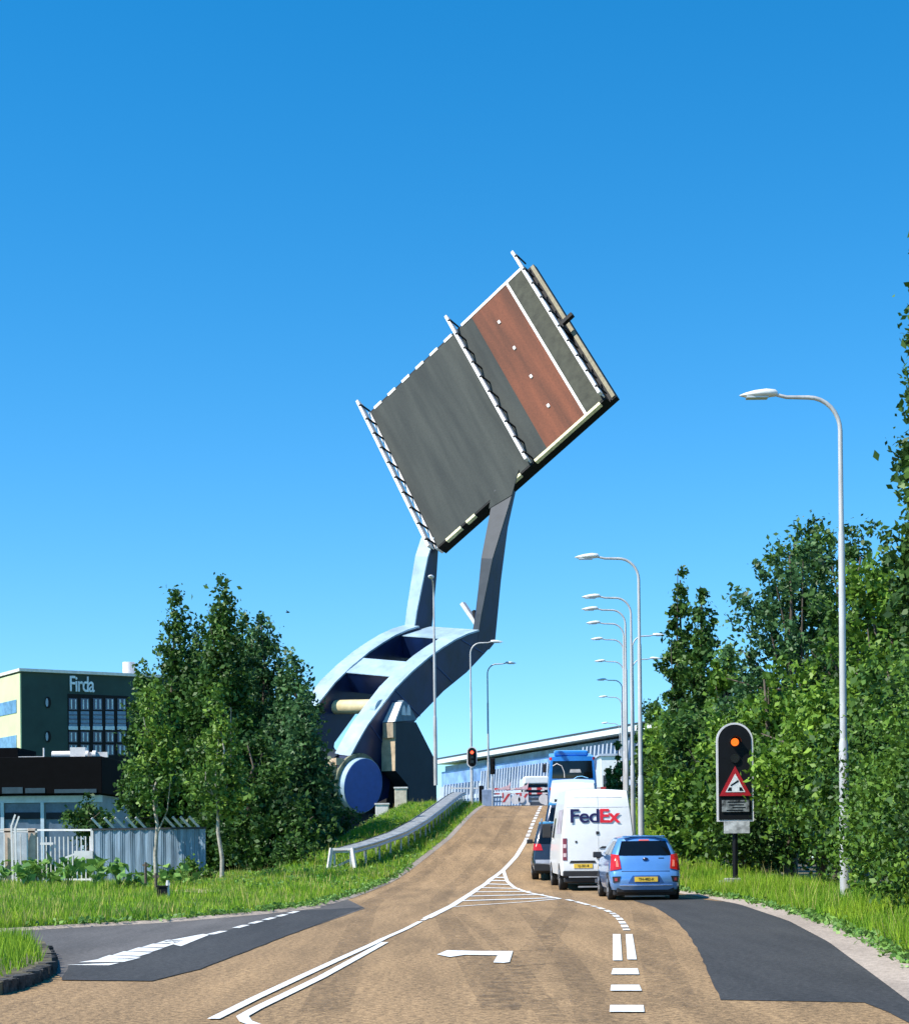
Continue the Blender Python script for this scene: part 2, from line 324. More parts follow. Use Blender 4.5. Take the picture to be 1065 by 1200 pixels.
wl = [([(540,1072),(575,1100),(610,1140),(650,1200)], .22), ([(612,1064),(640,1095),(675,1140),(700,1205)], .3)] + [([(545+i*9,1076+i*i*1.3+i*5),(618+i*8,1072+i*i*1.3+i*5)], .10+.02*i) for i in range(8)]
for k_, off in enumerate((-1.15,.35)): wl.append(([('w', XL(y)+1.9+off+ (0 if y>40 else (40-y)*.035), y) for y in range(14, 99, 3)], .42))
for k_, off in enumerate((1.2,2.7)): wl.append(([('w', (interp(y,[(14,-.9),(36,1.2),(60,2.2),(100,5.4)])+off), y) for y in range(14, 99, 3)], .42))
for i, (l, wd) in enumerate(wl):
  if l[0][0] == 'w': line('worn_tyre_track', [(q[1], q[2]) for q in l], wd, z=.004+.0002*i, m=M_wear)
  else: line('worn_tyre_mark', gp(l), wd, z=.006+.0002*i, m=M_wear)

# ------------------------------------------------------------------ grass blades, plants
def np_mesh(name, V, nper, m, smooth=False, parent=None, loc=None, **kw):
    V = np.asarray(V, dtype=np.float32).reshape(-1, 3); nf = len(V)//nper
    me = bpy.data.meshes.new(name); me.vertices.add(len(V)); me.vertices.foreach_set('co', V.ravel())
    me.loops.add(len(V)); me.loops.foreach_set('vertex_index', np.arange(len(V), dtype=np.int32))
    me.polygons.add(nf); me.polygons.foreach_set('loop_start', np.arange(0, len(V), nper, dtype=np.int32))
    me.update(calc_edges=True); me.materials.append(m); o = bpy.data.objects.new(name, me); COL.objects.link(o)
    if parent: o.parent = parent
    if loc is not None: o.location = loc
    return tag(o, **kw)
def blades(x, y, z, hgt, wid):
    n = len(x); a = RNG.uniform(0, 2*np.pi, n); lean = RNG.uniform(.05, .55, n)*hgt; b_ = RNG.uniform(0, 2*np.pi, n)
    p = np.stack([x, y, z], 1); w3 = np.stack([np.cos(a), np.sin(a), 0*a], 1)*(wid/2)[:, None]
    tip = p + np.stack([np.cos(b_)*lean, np.sin(b_)*lean, hgt], 1)
    return np.stack([p-w3, p+w3, tip], 1).reshape(-1, 3)
def scatter(n, y0, y1, xf, Tf, hh_, ww, clump=.9):
    y = y0 + (y1-y0)*RNG.random(n)**1.0; u = RNG.random(n); x = np.array([xf(a, c) for a, c in zip(y, u)])
    f_ = .5 + .5*np.sin(x*2.3+np.sin(y*1.1)*2)*np.sin(y*1.7+np.cos(x*1.4)*2)
    keep = RNG.random(n) < (1-clump) + clump*f_
    x, y, f_ = x[keep], y[keep], f_[keep]; z = np.array([Tf(a, c) for a, c in zip(x, y)]) - .01
    m_ = len(x); hg = hh_*(.45+.8*RNG.random(m_))*(.6+.6*f_); return blades(x, y, z, hg, ww*(.6+.8*RNG.random(m_)))
V = [scatter(42000, 14, 50, lambda y, u: XR(y)+.12+u**1.3*2.6, Tr, .27, .017, .6), scatter(22000, 45, 101, lambda y, u: XR(y)+.1+u*3, Tr, .30, .035, .5)]
np_mesh('verge_grass', np.concatenate(V), 3, M_grass, label='long bright grass along the right kerb under the hedge', cat='grass', kind='stuff')
V = [scatter(60000, 27.5, 58, lambda y, u: LB(y)-.06-u*(1+ (y*.27+LB(y)-.5)), Tl, .16, .02, .6), scatter(80000, 44, 102, lambda y, u: LB(y)-.03-u**.9*7.5, Tl, .22, .032, .5)]
np_mesh('bank_grass', np.concatenate(V), 3, M_grass, label='grass covering the left bank and the verge by the side road', cat='grass', kind='stuff')
V = [scatter(9000, 15.2, 23.6, lambda y, u: interp(y, [(15,-4.35),(16.3,-4.32),(18.7,-4.45),(22.4,-5.5),(23.6,-6.2)])-.06-u*2.6, lambda x, y: .11, .27, .014, .3)]
np_mesh('island_grass', np.concatenate(V), 3, M_grass, label='tuft of grass on the traffic island at the lower left edge', cat='grass', kind='stuff')
M_dry = mat('dry_stalks', (.52,.45,.16), .7, scale=.6, col2=(.30,.33,.07), island=.3, trans=.2, spec=.2, detail=3)
V = [scatter(2600, 14, 100, lambda y, u: XR(y)+.1+u**1.5*2.3, Tr, .5, .014, .9), scatter(6500, 27.5, 58, lambda y, u: LB(y)-.06-u*(1+(y*.27+LB(y)-.5)), Tl, .27, .02, .95), scatter(5000, 44, 102, lambda y, u: LB(y)-.03-u*7, Tl, .38, .03, .95)]
np_mesh('dry_grass', np.concatenate(V), 3, M_dry, label='yellowed grass stalks and weeds scattered through both verges', cat='grass', kind='stuff')
# small weeds creeping over the kerbs
W_ = []
for i in range(900):
    sd = i % 2; y = rnd.uniform(17, 60); x = (XR(y)+rnd.uniform(-.12,.12)) if sd else (LB(y)-rnd.uniform(-.1,.15)) 
    if not sd and y < 28: continue
    hh_ = rnd.uniform(.04,.13); W_ += [(x+rnd.gauss(0,.06), y+rnd.gauss(0,.08), (Tr if sd else Tl)(x, y)+rnd.uniform(0,hh_)) for _ in range(8)]
# dead leaf / stone edging of the island
b = MB()
ring = gp([(0,1166),(18,1161),(38,1154),(52,1148),(61,1140),(60,1128),(55,1118)])
for a, c in zip(ring, ring[1:]):
    for k in range(4):
        t = (k+rnd.random()*.6)/4; x = a[0]+(c[0]-a[0])*t; y = a[1]+(c[1]-a[1])*t
        b.box((x-.03, y+.03, .05), (.09+.08*rnd.random(), .09+.06*rnd.random(), .12+.05*rnd.random()), rz=rnd.random()*3)
b.build('island_edging', mat('dark_stone', (.07,.065,.06), .9, var=.4, scale=12, bump=.5), kind='structure')

def leaves(C, size, jit=.35, up=0.0):
    n = len(C); nn = RNG.normal(size=(n, 3)); nn[:, 2] += up; nn /= np.linalg.norm(nn, axis=1)[:, None]
    t = RNG.normal(size=(n, 3)); t -= nn*(t*nn).sum(1)[:, None]; t /= np.linalg.norm(t, axis=1)[:, None]; s_ = np.cross(nn, t)
    L = (size*np.exp(jit*1.15*RNG.normal(size=n)).clip(.4, 1.55))[:, None]
    return np.stack([C - t*L*.5, C + s_*L*.30 + nn*L*.08, C + t*L*.5, C - s_*L*.30 + nn*L*.08], 1).reshape(-1, 3)
WW = []
for i in range(1500):
    q = i % 3
    if q == 0: y = rnd.uniform(16, 60); x = XR(y)+.15+rnd.random()*2.3; T_ = Tr
    elif q == 1: y = rnd.uniform(29, 57); x = LB(y)-.1-rnd.random()*(y*.27+LB(y)); T_ = Tl
    if math.sin(x*1.3+1)*math.sin(y*.9) < -.1: continue
    else: y = rnd.uniform(45, 98); x = LB(y)-.1-rnd.random()*6; T_ = Tl
    hh_ = rnd.uniform(.08,.26); rr_ = rnd.uniform(.06,.2); WW += [(x+rnd.gauss(0,rr_), y+rnd.gauss(0,rr_), T_(x, y)+rnd.uniform(.02,hh_)) for _ in range(14)]
np_mesh('verge_weeds', leaves(np.array(WW), .085, .4, 1.0), 4, M_leafy, label='low leafy weeds growing through the grass of both verges', cat='weeds', kind='stuff')
np_mesh('kerb_weeds', leaves(np.array(W_), .075, .4, .8), 4, M_leafy, label='low weeds creeping along both kerb edges', cat='weeds', kind='stuff')
def crown_pts(lobes, n, clump=.38, per=42, shell=.55):
    vol = np.array([l[3]*l[4]*l[5] for l in lobes]); vol = vol**(.62); vol /= vol.sum(); out = []
    nc = max(1, n//per)
    for l, v in zip(lobes, vol):
        k = max(2, int(nc*v)); d = RNG.normal(size=(k, 3)); d /= np.linalg.norm(d, axis=1)[:, None]
        r = (shell + (1-shell)*RNG.random(k))[:, None]*(1+.13*RNG.normal(size=(k,1)))
        c = np.array(l[:3]) + d*r*np.array(l[3:6])
        cs = clump*(.5+RNG.random((k,1,1)))
        out.append((c[:, None, :] + RNG.normal(size=(k, per, 3))*cs*np.array([.55,.55,.6])).reshape(-1, 3))
    return np.concatenate(out)
def tree(name, x, y, gz, lobes, n, size, m, label, cat='tree', group=None, trunk_r=.14, bark=M_bark, ht=None, clump=.38, trunk_top=None, limbs=7, shell=.55):
    e = empty(name, (x, y, gz), label, cat, group)
    C = crown_pts(lobes, n, clump, shell=shell); C = C[C[:, 2] > .05]
    zt = trunk_top or max(l[2]+l[5]*.3 for l in lobes)
    b = MB(); k = 6; pts = [Vector((0,0,-.3))]; 
    for i in range(1, k+1): pts.append(Vector((rnd.uniform(-.05,.05)*(i if i < k else 0), rnd.uniform(-.05,.05)*(i if i < k else 0), zt*i/k)))
    b.tube(pts, [trunk_r*(1-.8*i/k) for i in range(k+1)], 8)
    for i in range(limbs):
        l = lobes[i % len(lobes)]; z0 = zt*(.25+.5*rnd.random()); j = min(k-1, int(z0/zt*k)); p0 = pts[j].lerp(pts[j+1], z0/zt*k-j)
        p1 = Vector((l[0]+rnd.uniform(-.7,.7)*l[3], l[1]+rnd.uniform(-.7,.7)*l[4], max(z0+.4, l[2]+rnd.uniform(-.2,.8)*l[5])))
        mid = (p0+p1)/2 + Vector((rnd.uniform(-.2,.2), rnd.uniform(-.2,.2), -.15)); b.tube([p0, mid, p1], [trunk_r*.4, trunk_r*.25, .015], 6)
    b.build('trunk', bark, e)
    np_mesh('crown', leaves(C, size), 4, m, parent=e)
    return e
def spire(h_, r, base=.3, n=7, lean=0, seed=0):
    L = []; rr_ = random.Random(seed)
    for i in range(n):
        t = i/(n-1); z = base + (h_-base)*(.08+.86*t); rad = r*(.8+.2*math.sin(min(1, t*2.5)*math.pi/2))*(1-t**2.0*.78)
        L.append((rr_.uniform(-.3,.3)*r*(1-t)+lean*t, rr_.uniform(-.3,.3)*r*(1-t), z, rad, rad, (h_-base)/n*.95))
    return L
def bushy(h_, r, seed=0, n=9, base=0):
    rr_ = random.Random(seed); L = [(0,0,base+(h_-base)*.45, r*.8, r*.8, (h_-base)*.42)]
    for i in range(n):
        a = rr_.random()*6.28; z = base+(h_-base)*(.15+.72*rr_.random()); q = r*(.45+.2*rr_.random())*(1.15-.55*abs(z/h_-.45))
        d = r*.62*(1.1-.5*(z-base)/(h_-base)); L.append((math.cos(a)*d, math.sin(a)*d, z, q, q, q*.95))
    return L
def place_top(px, ytop, Y, gz): return P(px, ytop, Y).z - gz, P(px, ytop, Y).x
GL = 'upright trees in the grove left of the lift bridge'
for i, (px, top, Y, r, m, n, lab) in enumerate([
  (205,695,78,1.85,M_l2,17000,'tall dark upright tree with the second highest tip in the left grove'),
  (258,683,74,2.15,M_l2,24000,'tallest upright tree of the left grove with a ragged open tip'),
  (306,712,77,2.2,M_l4,20000,'tall blue-green tree just right of the highest tip in the left grove'),
  (343,766,73,2.1,M_l4,16000,'shorter blue-green tree on the right side of the left grove'),
  (354,812,70,1.4,M_l4,12000,'low tree at the right end of the left grove in front of the bridge tail'),
  (167,776,76,1.4,M_l2,11000,'low tree at the left end of the grove beside the green building'),
  (232,722,80,2.2,M_l2,16000,'dense tree in the middle back of the left grove'),
  (284,712,79,2.2,M_l2,15000,'dense dark tree between the two right-hand tips of the left grove'),
  (290,840,67,1.8,M_l2,11000,'bushy low tree filling the front foot of the left grove'),
  (335,905,66,1.5,M_l2,8000,'dark shrubby tree at the right foot of the left grove')]):
    H, X = place_top(px, top+14, Y, 0)
    lob = spire(H, r, .4, 8, 0, i) if i < 8 else bushy(H, r, i, 9, .2)
    tree('upright_tree' if i < 8 else 'bushy_tree', X, Y, 0, lob, n, .20, m, lab, group=GL, clump=.32, shell=.5)
# two young pale-barked trees in front of the fence
for px, top, Y, lab, m in [(181,772,53.5,'young pale-trunked tree in front of the corrugated fence', M_l3), (257,800,52.5,'young pale-trunked tree right of the end of the corrugated fence', M_l3)]:
    H, X = place_top(px, top, Y, .15)
    lob = [(0,0,H*.42,.75,.75,.7),(.1,0,H*.56,.85,.8,.8),(-.1,.1,H*.7,.7,.7,.8),(0,0,H*.84,.5,.5,.7),(-.4,0,H*.5,.5,.5,.6),(.45,0,H*.48,.5,.5,.5)]
    tree('young_tree', X, Y, .1, lob, 3300, .15, m, lab, group='young trees on the left verge', trunk_r=.075, bark=M_palebark, clump=.24, shell=.3, trunk_top=H*.8)
H, X = place_top(95, 938, 57.5, 0); tree('small_tree', X, 58.5, .1, bushy(H, .8, 3, 7, .8), 2200, .15, M_l2, 'small dark tree behind the barred gate on the left', trunk_r=.05, clump=.22)
# shrubs at fence foot
for i, (px, py, Y, r, hh_, m, lab) in enumerate([(228,1036,53.0,.55,.6,M_l1,'low round shrub at the foot of the corrugated fence end'),(345,1020,60,.7,1.0,M_l2,'dark low shrub beside the sandy path'),(210,1040,52.4,.5,.5,M_l1,'small shrub at the foot of the corrugated fence near the young tree'),(398,1003,80,1.2,1.7,M_l2,'dark shrub left below the bridge counterweight'),(370,1015,72,1.3,1.8,M_l2,'dark shrub at the right foot of the left grove')]):
    X = P(px, py, Y).x; e = empty('shrub', (X, Y, Tl(X, Y)-.05), lab, 'shrub', 'shrubs on the left side')
    b = MB(); [b.tube([(0,0,0),(rnd.uniform(-.3,.3)*r, rnd.uniform(-.3,.3)*r, hh_*.8)], [.03,.01], 5) for _ in range(5)]; b.build('stem', M_bark, e)
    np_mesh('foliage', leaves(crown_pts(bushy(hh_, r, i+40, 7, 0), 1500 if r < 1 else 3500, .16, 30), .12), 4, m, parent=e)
# big-leaved plants on the left verge
k = 0
for i in range(46):
    px = rnd.uniform(2, 215); py = rnd.uniform(1018, 1052); q = G(px, py)
    if i < 12: px = rnd.uniform(20, 150); py = rnd.uniform(1012, 1030); q = G(px, py, .1)
    x, y = q; gz = Tl(x, y); hh_ = rnd.uniform(.35, .75)*(1.2 if px < 150 else .8)
    e = MB(); V = []
    for a in range(16):
        an = rnd.random()*6.28; rr_ = rnd.uniform(.05,.4); z = hh_*rnd.uniform(.4,1); e.tube([(0,0,0),(math.cos(an)*rr_*.6, math.sin(an)*rr_*.6, z*.8),(math.cos(an)*rr_, math.sin(an)*rr_, z)], .008, 4, False); V.append((math.cos(an)*rr_, math.sin(an)*rr_, z))
    root = empty('leafy_plant', (x, y, gz), 'broad-leaved wild plant growing in the grass in front of the barred gate and fence', 'plant', 'broad-leaved plants on the left verge')
    e.build('stem', M_leafy, root); np_mesh('foliage', leaves(np.array(V), .34, .3, 1.2), 4, M_leafy, parent=root)
# right side hedge and trees
GR = 'shrubs of the roadside hedge on the right'
hx = [(14,6.6),(20,7.6),(28,8.4),(36,9.4),(44,9.5),(55,8.9),(70,9.6),(85,10.9),(100,12.3)]
hd = [(17.0,2.6,'nearest'),(20.5,3.3,'second nearest'),(24.0,3.8,'third nearest'),(27.5,4.3,'fourth nearest'),(31,4.6,'fifth nearest'),(35,5.0,'sixth nearest'),(39,5.3,'seventh nearest'),(43.5,4.6,'eighth nearest'),(48.5,4.6,'ninth nearest'),(54,4.6,'tenth nearest'),(60,5.0,'eleventh nearest'),(67,5.2,'twelfth nearest'),(75,5.6,'thirteenth nearest'),(84,5.8,'fourteenth nearest'),(94,6.0,'farthest')]
for i, (Y, H, o_) in enumerate(hd):
    r = 1.9 if Y > 24 else 1.5; X = interp(Y, hx) - (0.35 if Y < 30 else 0)
    m = [M_l1, M_l1, M_l2][i % 3]
    sz = .095 if Y < 32 else (.14 if Y < 50 else .22); n = 27000 if Y < 32 else (16000 if Y < 56 else 7500)
    tree('hedge_shrub', X+.2, Y, .1+h(Y), bushy(H, r, i+11, 12, 0), n, sz, m, 'dense green shrub of the right roadside hedge, the %s one to the camera' % o_, 'shrub', GR, trunk_r=.09, clump=.28, shell=.6)
GT = 'trees rising behind the right hedge'
for i, (px, top, Y, r, shp, m, n, lab) in enumerate([
  (797,672,80,1.15,'s',M_l2,7000,'slim dark tree with two tufted tips, leftmost on the right side'),
  (822,690,78,1.3,'s',M_l2,8000,'slim tree with a pointed tip beside the leftmost tree on the right'),
  (850,752,68,1.5,'s',M_l1,8000,'shorter slim tree behind the warning signal'),
  (925,610,54,2.1,'b',M_l4,10500,'big round-topped tree behind the warning signal and the near lamp post'),
  (960,598,56,2.0,'b',M_l2,8500,'tall tree directly behind the near lamp post'),
  (1008,612,50,1.8,'b',M_l2,8000,'leafy tree just right of the near lamp post'),
  (1048,640,44,1.6,'b',M_l1,11000,'broad green tree at the right edge below the tall spire'),
  (1092,285,36,1.1,'s',M_l2,14000,'very tall narrow tree cut by the right edge of the picture'),
  (895,770,50,1.7,'b',M_l1,10000,'medium tree between the warning signal and the big tree'),
  (960,790,44,1.6,'b',M_l1,10000,'bright bushy tree left of the near lamp post'),
  (1040,760,38,1.5,'b',M_l1,11000,'bright bushy tree right of the near lamp post'),
  (780,850,90,1.8,'b',M_l2,6000,'dark bushy tree at the far end of the right hedge')]):
    gz = .1+h(Y)*.8; H, X = place_top(px, top, Y, gz)
    lob = spire(H, r, 1.0, 9, 0, i+60) if shp == 's' else [(l[0], l[1], l[2], l[3], l[4], l[5]) for l in bushy(H, r, i+70, 14, H*.25)]
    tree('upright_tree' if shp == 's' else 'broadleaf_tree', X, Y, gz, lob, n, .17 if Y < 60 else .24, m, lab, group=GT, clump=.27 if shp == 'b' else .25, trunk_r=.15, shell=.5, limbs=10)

# ------------------------------------------------------------------ lift bridge
A = Vector((.75103,-.64586,-.13718)); Mv = Vector((.28533,.13010,.94956)); Nv = Vector((-.59543,-.75229,.28199)); B0 = Vector((-.94031,117.47382,21.54456))
A.normalize(); Mv = (Mv - A*Mv.dot(A)).normalized(); Nv = -(A.cross(Mv)) if A.cross(Mv).y > 0 else A.cross(Mv)
def W(a, m, n): return B0 + A*a + Mv*m + Nv*n
def inv(px, py, a0):
    rx, rz = ray(px, py); r = Vector((rx, 1, rz)); Mx = Matrix((r, -Mv, -Nv)).transposed()
    s = Mx.inverted() @ (B0 + A*a0 - Vector((0,0,CAMZ))); return s[1], s[2]
U = (A+Mv)/math.sqrt(2); V_ = (Mv-A)/math.sqrt(2)
def D(u, v, n): return B0 + U*u + V_*v + Nv*n
br = empty('lift_bridge', tuple(B0), 'huge blue steel lift bridge with its square road deck swung up against the sky', 'bridge'); OR = tuple(B0)
def dbox(b, u0, u1, v0, v1, n0, n1): b.prism([D(u0,v0,n0), D(u1,v0,n0), D(u1,v1,n0), D(u0,v1,n0)], Nv*(n1-n0)); return b
b = MB(); dbox(b, 0, 15.25, 0, 15, -.95, -.02); dbox(b, 15.25, 15.78, .0, 15.0, -.95, -.5); deck = b.build('deck', M_black, br, OR)
b = MB(); dbox(b, .05, 15.0, .12, 14.85, -.02, 0); ds = b.build('road_surface', M_deck, deck, OR)
b = MB(); dbox(b, 10.15, 13.5, .14, 14.84, 0, .012); b.build('cycle_path', M_red, deck, OR)
b = MB(); dbox(b, 13.62, 15.0, .14, 14.84, 0, .016); b.build('footway', M_decks, deck, OR)
b = MB(); dbox(b, 13.48, 13.66, .14, 14.84, .001, .03)
b.build('white_line', M_white, deck, OR)
for v in (3.0,6.2,9.4,12.4):
    b = MB(); dbox(b, 11.62, 11.8, v-.14, v+.14, .012, .10); b.build('path_stud', M_white, deck, OR)
b = MB(); dbox(b, 9.2, 15.1, 14.8, 15.06, -.25, .05)
b.build('end_edging', M_railw, deck, OR)
for i in range(6): b = MB(); dbox(b, .4+i*1.42, 1.15+i*1.42, 14.8, 15.06, -.25, .04); b.build('edging_piece', M_railw, deck, OR)
b = MB(); dbox(b, 9.0, 14.75, -.09, .14, -.25, .05)
b.build('hinge_side_edging', mat('yellow_white_paint', (.75,.70,.42), .6), deck, OR)
for q0, q1 in ((6.7,7.7),(.8,2.2),(2.7,3.5)): b = MB(); dbox(b, q0, q1, -.09, .12, -.25, .04); b.build('edging_piece', MATS['yellow_white_paint'], deck, OR)
b = MB(); dbox(b, 15.5, 15.76, .1, 14.9, -.5, -.42); b.build('outer_ledge', mat('tan_ledge', (.26,.23,.15), .7), deck, OR)
for j, (u, hh_) in enumerate([(-.2,1.0),(8.78,1.0),(15.25,1.05)]):
    rl = MB(); dbox(rl, u-.08, u+.12, -.2, 15.75, hh_*.66, hh_); dbox(rl, u-.04, u+.04, -.1, 15.8, .25, .45)
    ro = rl.build('guard_rail', M_railw, deck, OR)
    if j == 0: e0 = MB(); dbox(e0, -.16, -.0, 0, 15, -.7, .05); e0.build('side_edging', M_railw, deck, OR)
    for i in range(10):
        v = min(.3+i*1.64, 15.0); pb = MB()
        pb.prism([D(u+.13, v, -.05), D(u+.22, v, -.05), D(u+.22, v+.16, -.05), D(u+.13, v+.16, -.05)], Nv*(hh_+.06))
        pb.prism([D(u+.0, v+.1, hh_+.001), D(u+.13, v+.02, hh_+.001), D(u+.13, v+.15, hh_+.001), D(u+.0, v+.15, hh_+.001)], Nv*.06)
        pb.build('rail_post', M_black, ro, OR)
b = MB(); dbox(b, 15.3, 15.5, 7.2, 8.1, -.3, .5); dbox(b, 15.5, 16.4, 7.45, 7.75, .2, .5); b.build('locking_bracket', M_black, deck, OR)
AN = 5.2; WB = 1.25; AF = -1.45      # near arm outer plane, beam width, far arm outer plane
front = [inv(*p, AN) for p in [(590,590),(577,655),(564,720),(561,739)]]; front = [(5.1,-.02),(4.2,-.02)] + front[1:]
tail_top = [inv(*p, AN) for p in [(548,743),(533,750),(518,759.5),(503,770),(483,787),(463,807),(443,833),(430,851),(423,863),(410,887)]]
tail_end = [inv(*p, AN) for p in [(404,905),(406,935),(418,952)]]
back = [inv(*p, AN) for p in [(455,935),(462,880),(488,843),(520,810),(547,788),(580,753),(587,680),(595,618),(604,577)]]
prof = front + tail_top + tail_end + back
def top_n(mm):
    pts = tail_top
    for (m1, n1), (m2, n2) in zip(pts, pts[1:]):
        if (m1-mm)*(m2-mm) <= 0: return n1+(n2-n1)*(mm-m1)/(m2-m1+1e-9)
    return pts[-1][1]
ni = len(front); nt_ = len(tail_top)
def arm(a_out, name, front_mat, top_m, taper):
    a_in = a_out - WB
    def ai(m, n=0):     # inner side; the near arm narrows towards the elbow
        return a_out - interp(m, [(-5.9,WB),(-5.5,.4),(-4.5,.42),(-1.5,.8),(3.5,1.6)]) if taper else a_out - interp(m, [(-5.9,.8),(-5.5,.85),(0,1.15)])
    mmx = top_m; a_t = a_out; a_out = a_out - (0 if taper else .42)
    arm_poly = [(min(m, mmx), n) for m, n in front] + [(-6.3, -.9)] + [(-6.3,-2.2)] + [(min(m, mmx), n) for m, n in back[5:]]
    b = MB(); k = len(arm_poly); vs = [W(a_out, m, n) for m, n in arm_poly] + [W(ai(m, n), m, n) for m, n in arm_poly]
    b.add(vs, [tuple(range(k)), tuple(range(k, 2*k))[::-1]] + [(i, (i+1)%k, (i+1)%k+k, i+k) for i in range(k)]); o = b.build(name, M_blue, br, OR)
    tail_poly = [(front[-1][0], front[-1][1]), ] + tail_top + tail_end + back[:6]
    ao_ = a_out; a_out = a_t
    b = MB(); b.prism([W(a_in+.01, m, n) for m, n in tail_poly], A*(WB-.02)); b.build('tail_beam', M_blue, o, OR)
    b = MB(); tt = [prof[i] for i in range(ni-1, ni+nt_)]; rows = [[W(a_in-.06, m+.03, n+.06), W(a_out+.06, m+.03, n+.06)] for m, n in tt]; rows2 = [[W(a_in-.06, m-.05, n-.02), W(a_out+.06, m-.05, n-.02)] for m, n in tt]
    b.grid(rows, False); b.grid(rows2, False); b.grid([[r[0] for r in rows], [r[0] for r in rows2]], False); b.grid([[r[1] for r in rows], [r[1] for r in rows2]], False)
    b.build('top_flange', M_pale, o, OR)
    a_out = ao_
    b = MB(); fr = [(min(m, mmx), n) for m, n in front]; rows = [[W(ai(m)-.02, m, n+.05), W(a_out+.03, m, n+.05)] for m, n in fr]; b.grid(rows, False)
    rows2 = [[W(ai(m)-.02, m, n-.06), W(a_out+.03, m, n-.06)] for m, n in fr]; b.grid([[r[0] for r in rows], [r[0] for r in rows2]], False); b.grid([[r[1] for r in rows], [r[1] for r in rows2]], False)
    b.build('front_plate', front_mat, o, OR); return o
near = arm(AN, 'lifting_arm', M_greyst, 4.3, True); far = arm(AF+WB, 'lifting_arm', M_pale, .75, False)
b = MB(); b.prism([W(3.45,3.95,.03), W(5.23,5.75,.03), W(5.26,3.9,.03), W(3.62,2.9,.03)], Nv*.05); b.build('arm_root_plate', M_deck, br, OR)
def cross(p1, p2, depth, name):
    m1, n1 = inv(*p1, AN-WB); m2, n2 = inv(*p2, AN-WB); dm, dn = m2-m1, n2-n1; L = math.hypot(dm, dn); nx, ny = dn/L, -dm/L
    if ny > 0: nx, ny = -nx, -ny
    if nx > 0: pass
    poly = [(m1, n1), (m2, n2), (m2-abs(nx)*depth, n2-abs(ny)*depth), (m1-abs(nx)*depth, n1-abs(ny)*depth)]
    b = MB(); b.prism([W(AF+WB, m, n) for m, n in poly], A*(AN-WB-AF-WB)); o = b.build(name, M_blue, br, OR)
    b = MB(); q = [(m1+.01, n1+.03), (m2-.01, n2+.03)]; b.prism([W(AF+WB+.04, q[0][0], q[0][1]), W(AN-WB-.04, q[0][0], q[0][1]), W(AN-WB-.04, q[1][0], q[1][1]), W(AF+WB+.04, q[1][0], q[1][1])], Mv*.05+Nv*.02); b.build('top_flange', M_pale, o, OR)
cross((556.5,739),(524,749.5), 1.5, 'cross_beam'); cross((479,777),(459,793.5), 1.5, 'cross_beam'); 
m_, n_ = inv(449, 828, AN-WB); m_ += .35; n_ -= .3
mf, nf_ = inv(388, 832, AF+.3); PF = W(AF+.3, mf, nf_+.5); PN = W(AN-WB-.02, m_-.35, n_+.3); PD = (PF-PN).normalized()
b = MB(); b.tube([PN, PF], .47, 20); cy = b.build('torsion_tube', M_cream, br, OR)
b = MB()
for t in (-.25,.15): b.tube([PF+PD*t, PF+PD*(t+.14)], .54-.25*max(0,t*2), 16)
b.tube([PF+PD*-.1, PF+PD*.55], .22, 12); b.build('tube_flange', M_cream, cy, OR)
mc, nc = inv(426, 921, AN+.62)
b = MB(); b.tube([W(AF-.1, mc, nc), W(AN-WB+.3, mc, nc)], 2.0, 36); cw = b.build('counterweight', M_darkc, br, OR)
b = MB(); b.tube([W(AN-.1, mc, nc), W(AN+.6, mc, nc)], 1.72, 40); b.build('counterweight_drum', M_pale, cw, OR)
b = MB(); b.tube([W(AN-.05, mc, nc), W(AN+.12, mc, nc)], 2.0, 40); b.build('drum_collar', mat('tan_green_collar', (.20,.20,.12), .7, var=.3), cw, OR)
b = MB(); b.tube([W(AN+.6, mc, nc), W(AN+.63, mc, nc)], 1.68, 40); b.build('drum_face', mat('drum_blue', (.014,.075,.36), .35, var=.08, coat=.3), cw, OR)
for i, (mA, nA, mB, nB) in enumerate([(*top, *bot) for top, bot in zip([inv(*p, AN) for p in [(540,748),(503,771),(463,808),(433,848)]], [inv(*p, AN) for p in [(566,766),(531,801),(492,840),(455,880)]])]):
    b = MB(); b.prism([W(AN, mA-.1, nA-.1), W(AN, mB, nB), W(AN, mB+.07, nB+.05), W(AN, mA-.03, nA-.05)], A*.03); b.build('plate_seam', mat('seam_blue', (.02,.06,.19), .5), near, OR)
# rusty-cream machinery along the tail end
b = MB()
for i, (px, py) in enumerate([(391,897),(389,905),(386,913),(389,920),(386,928),(390,938),(392,948),(396,893)]):
    mm, n2 = inv(px, py, AN-.3); c = W(AN-.5+.15*(i%2), mm, n2); b.box(c, (.5+.2*(i%3), .5, .32+.12*(i%2)), rz=.7+.2*i); b.tube([c+Vector((-.5,0,0)), c+Vector((.1,0,.1))], .12, 8)
b.build('ballast_clamps', M_beige, br, OR)
# tread plate/rail piece standing at the elbow
b = MB(); m2_, n2_ = inv(554, 722, AN-WB); c0 = P(542,707,115.6); c1 = P(561,735,115.2); b.bar(c0, c1, .25, .5, up=Nv); b.bar(c0+Vector((.15,-.1,-.25)), c1+Vector((.1,-.1,-.1)), .12, .3, up=Nv); b.build('ladder_guard', M_railw, br, OR)
b = MB(); b.bar(P(556,716,115.3), P(561,734,115), .2, .4, up=Nv); b.build('ladder_guard_shadow_bar', M_black, br, OR).name = 'ladder_guard_shade'  # black bar stands in for the shadow of the guard
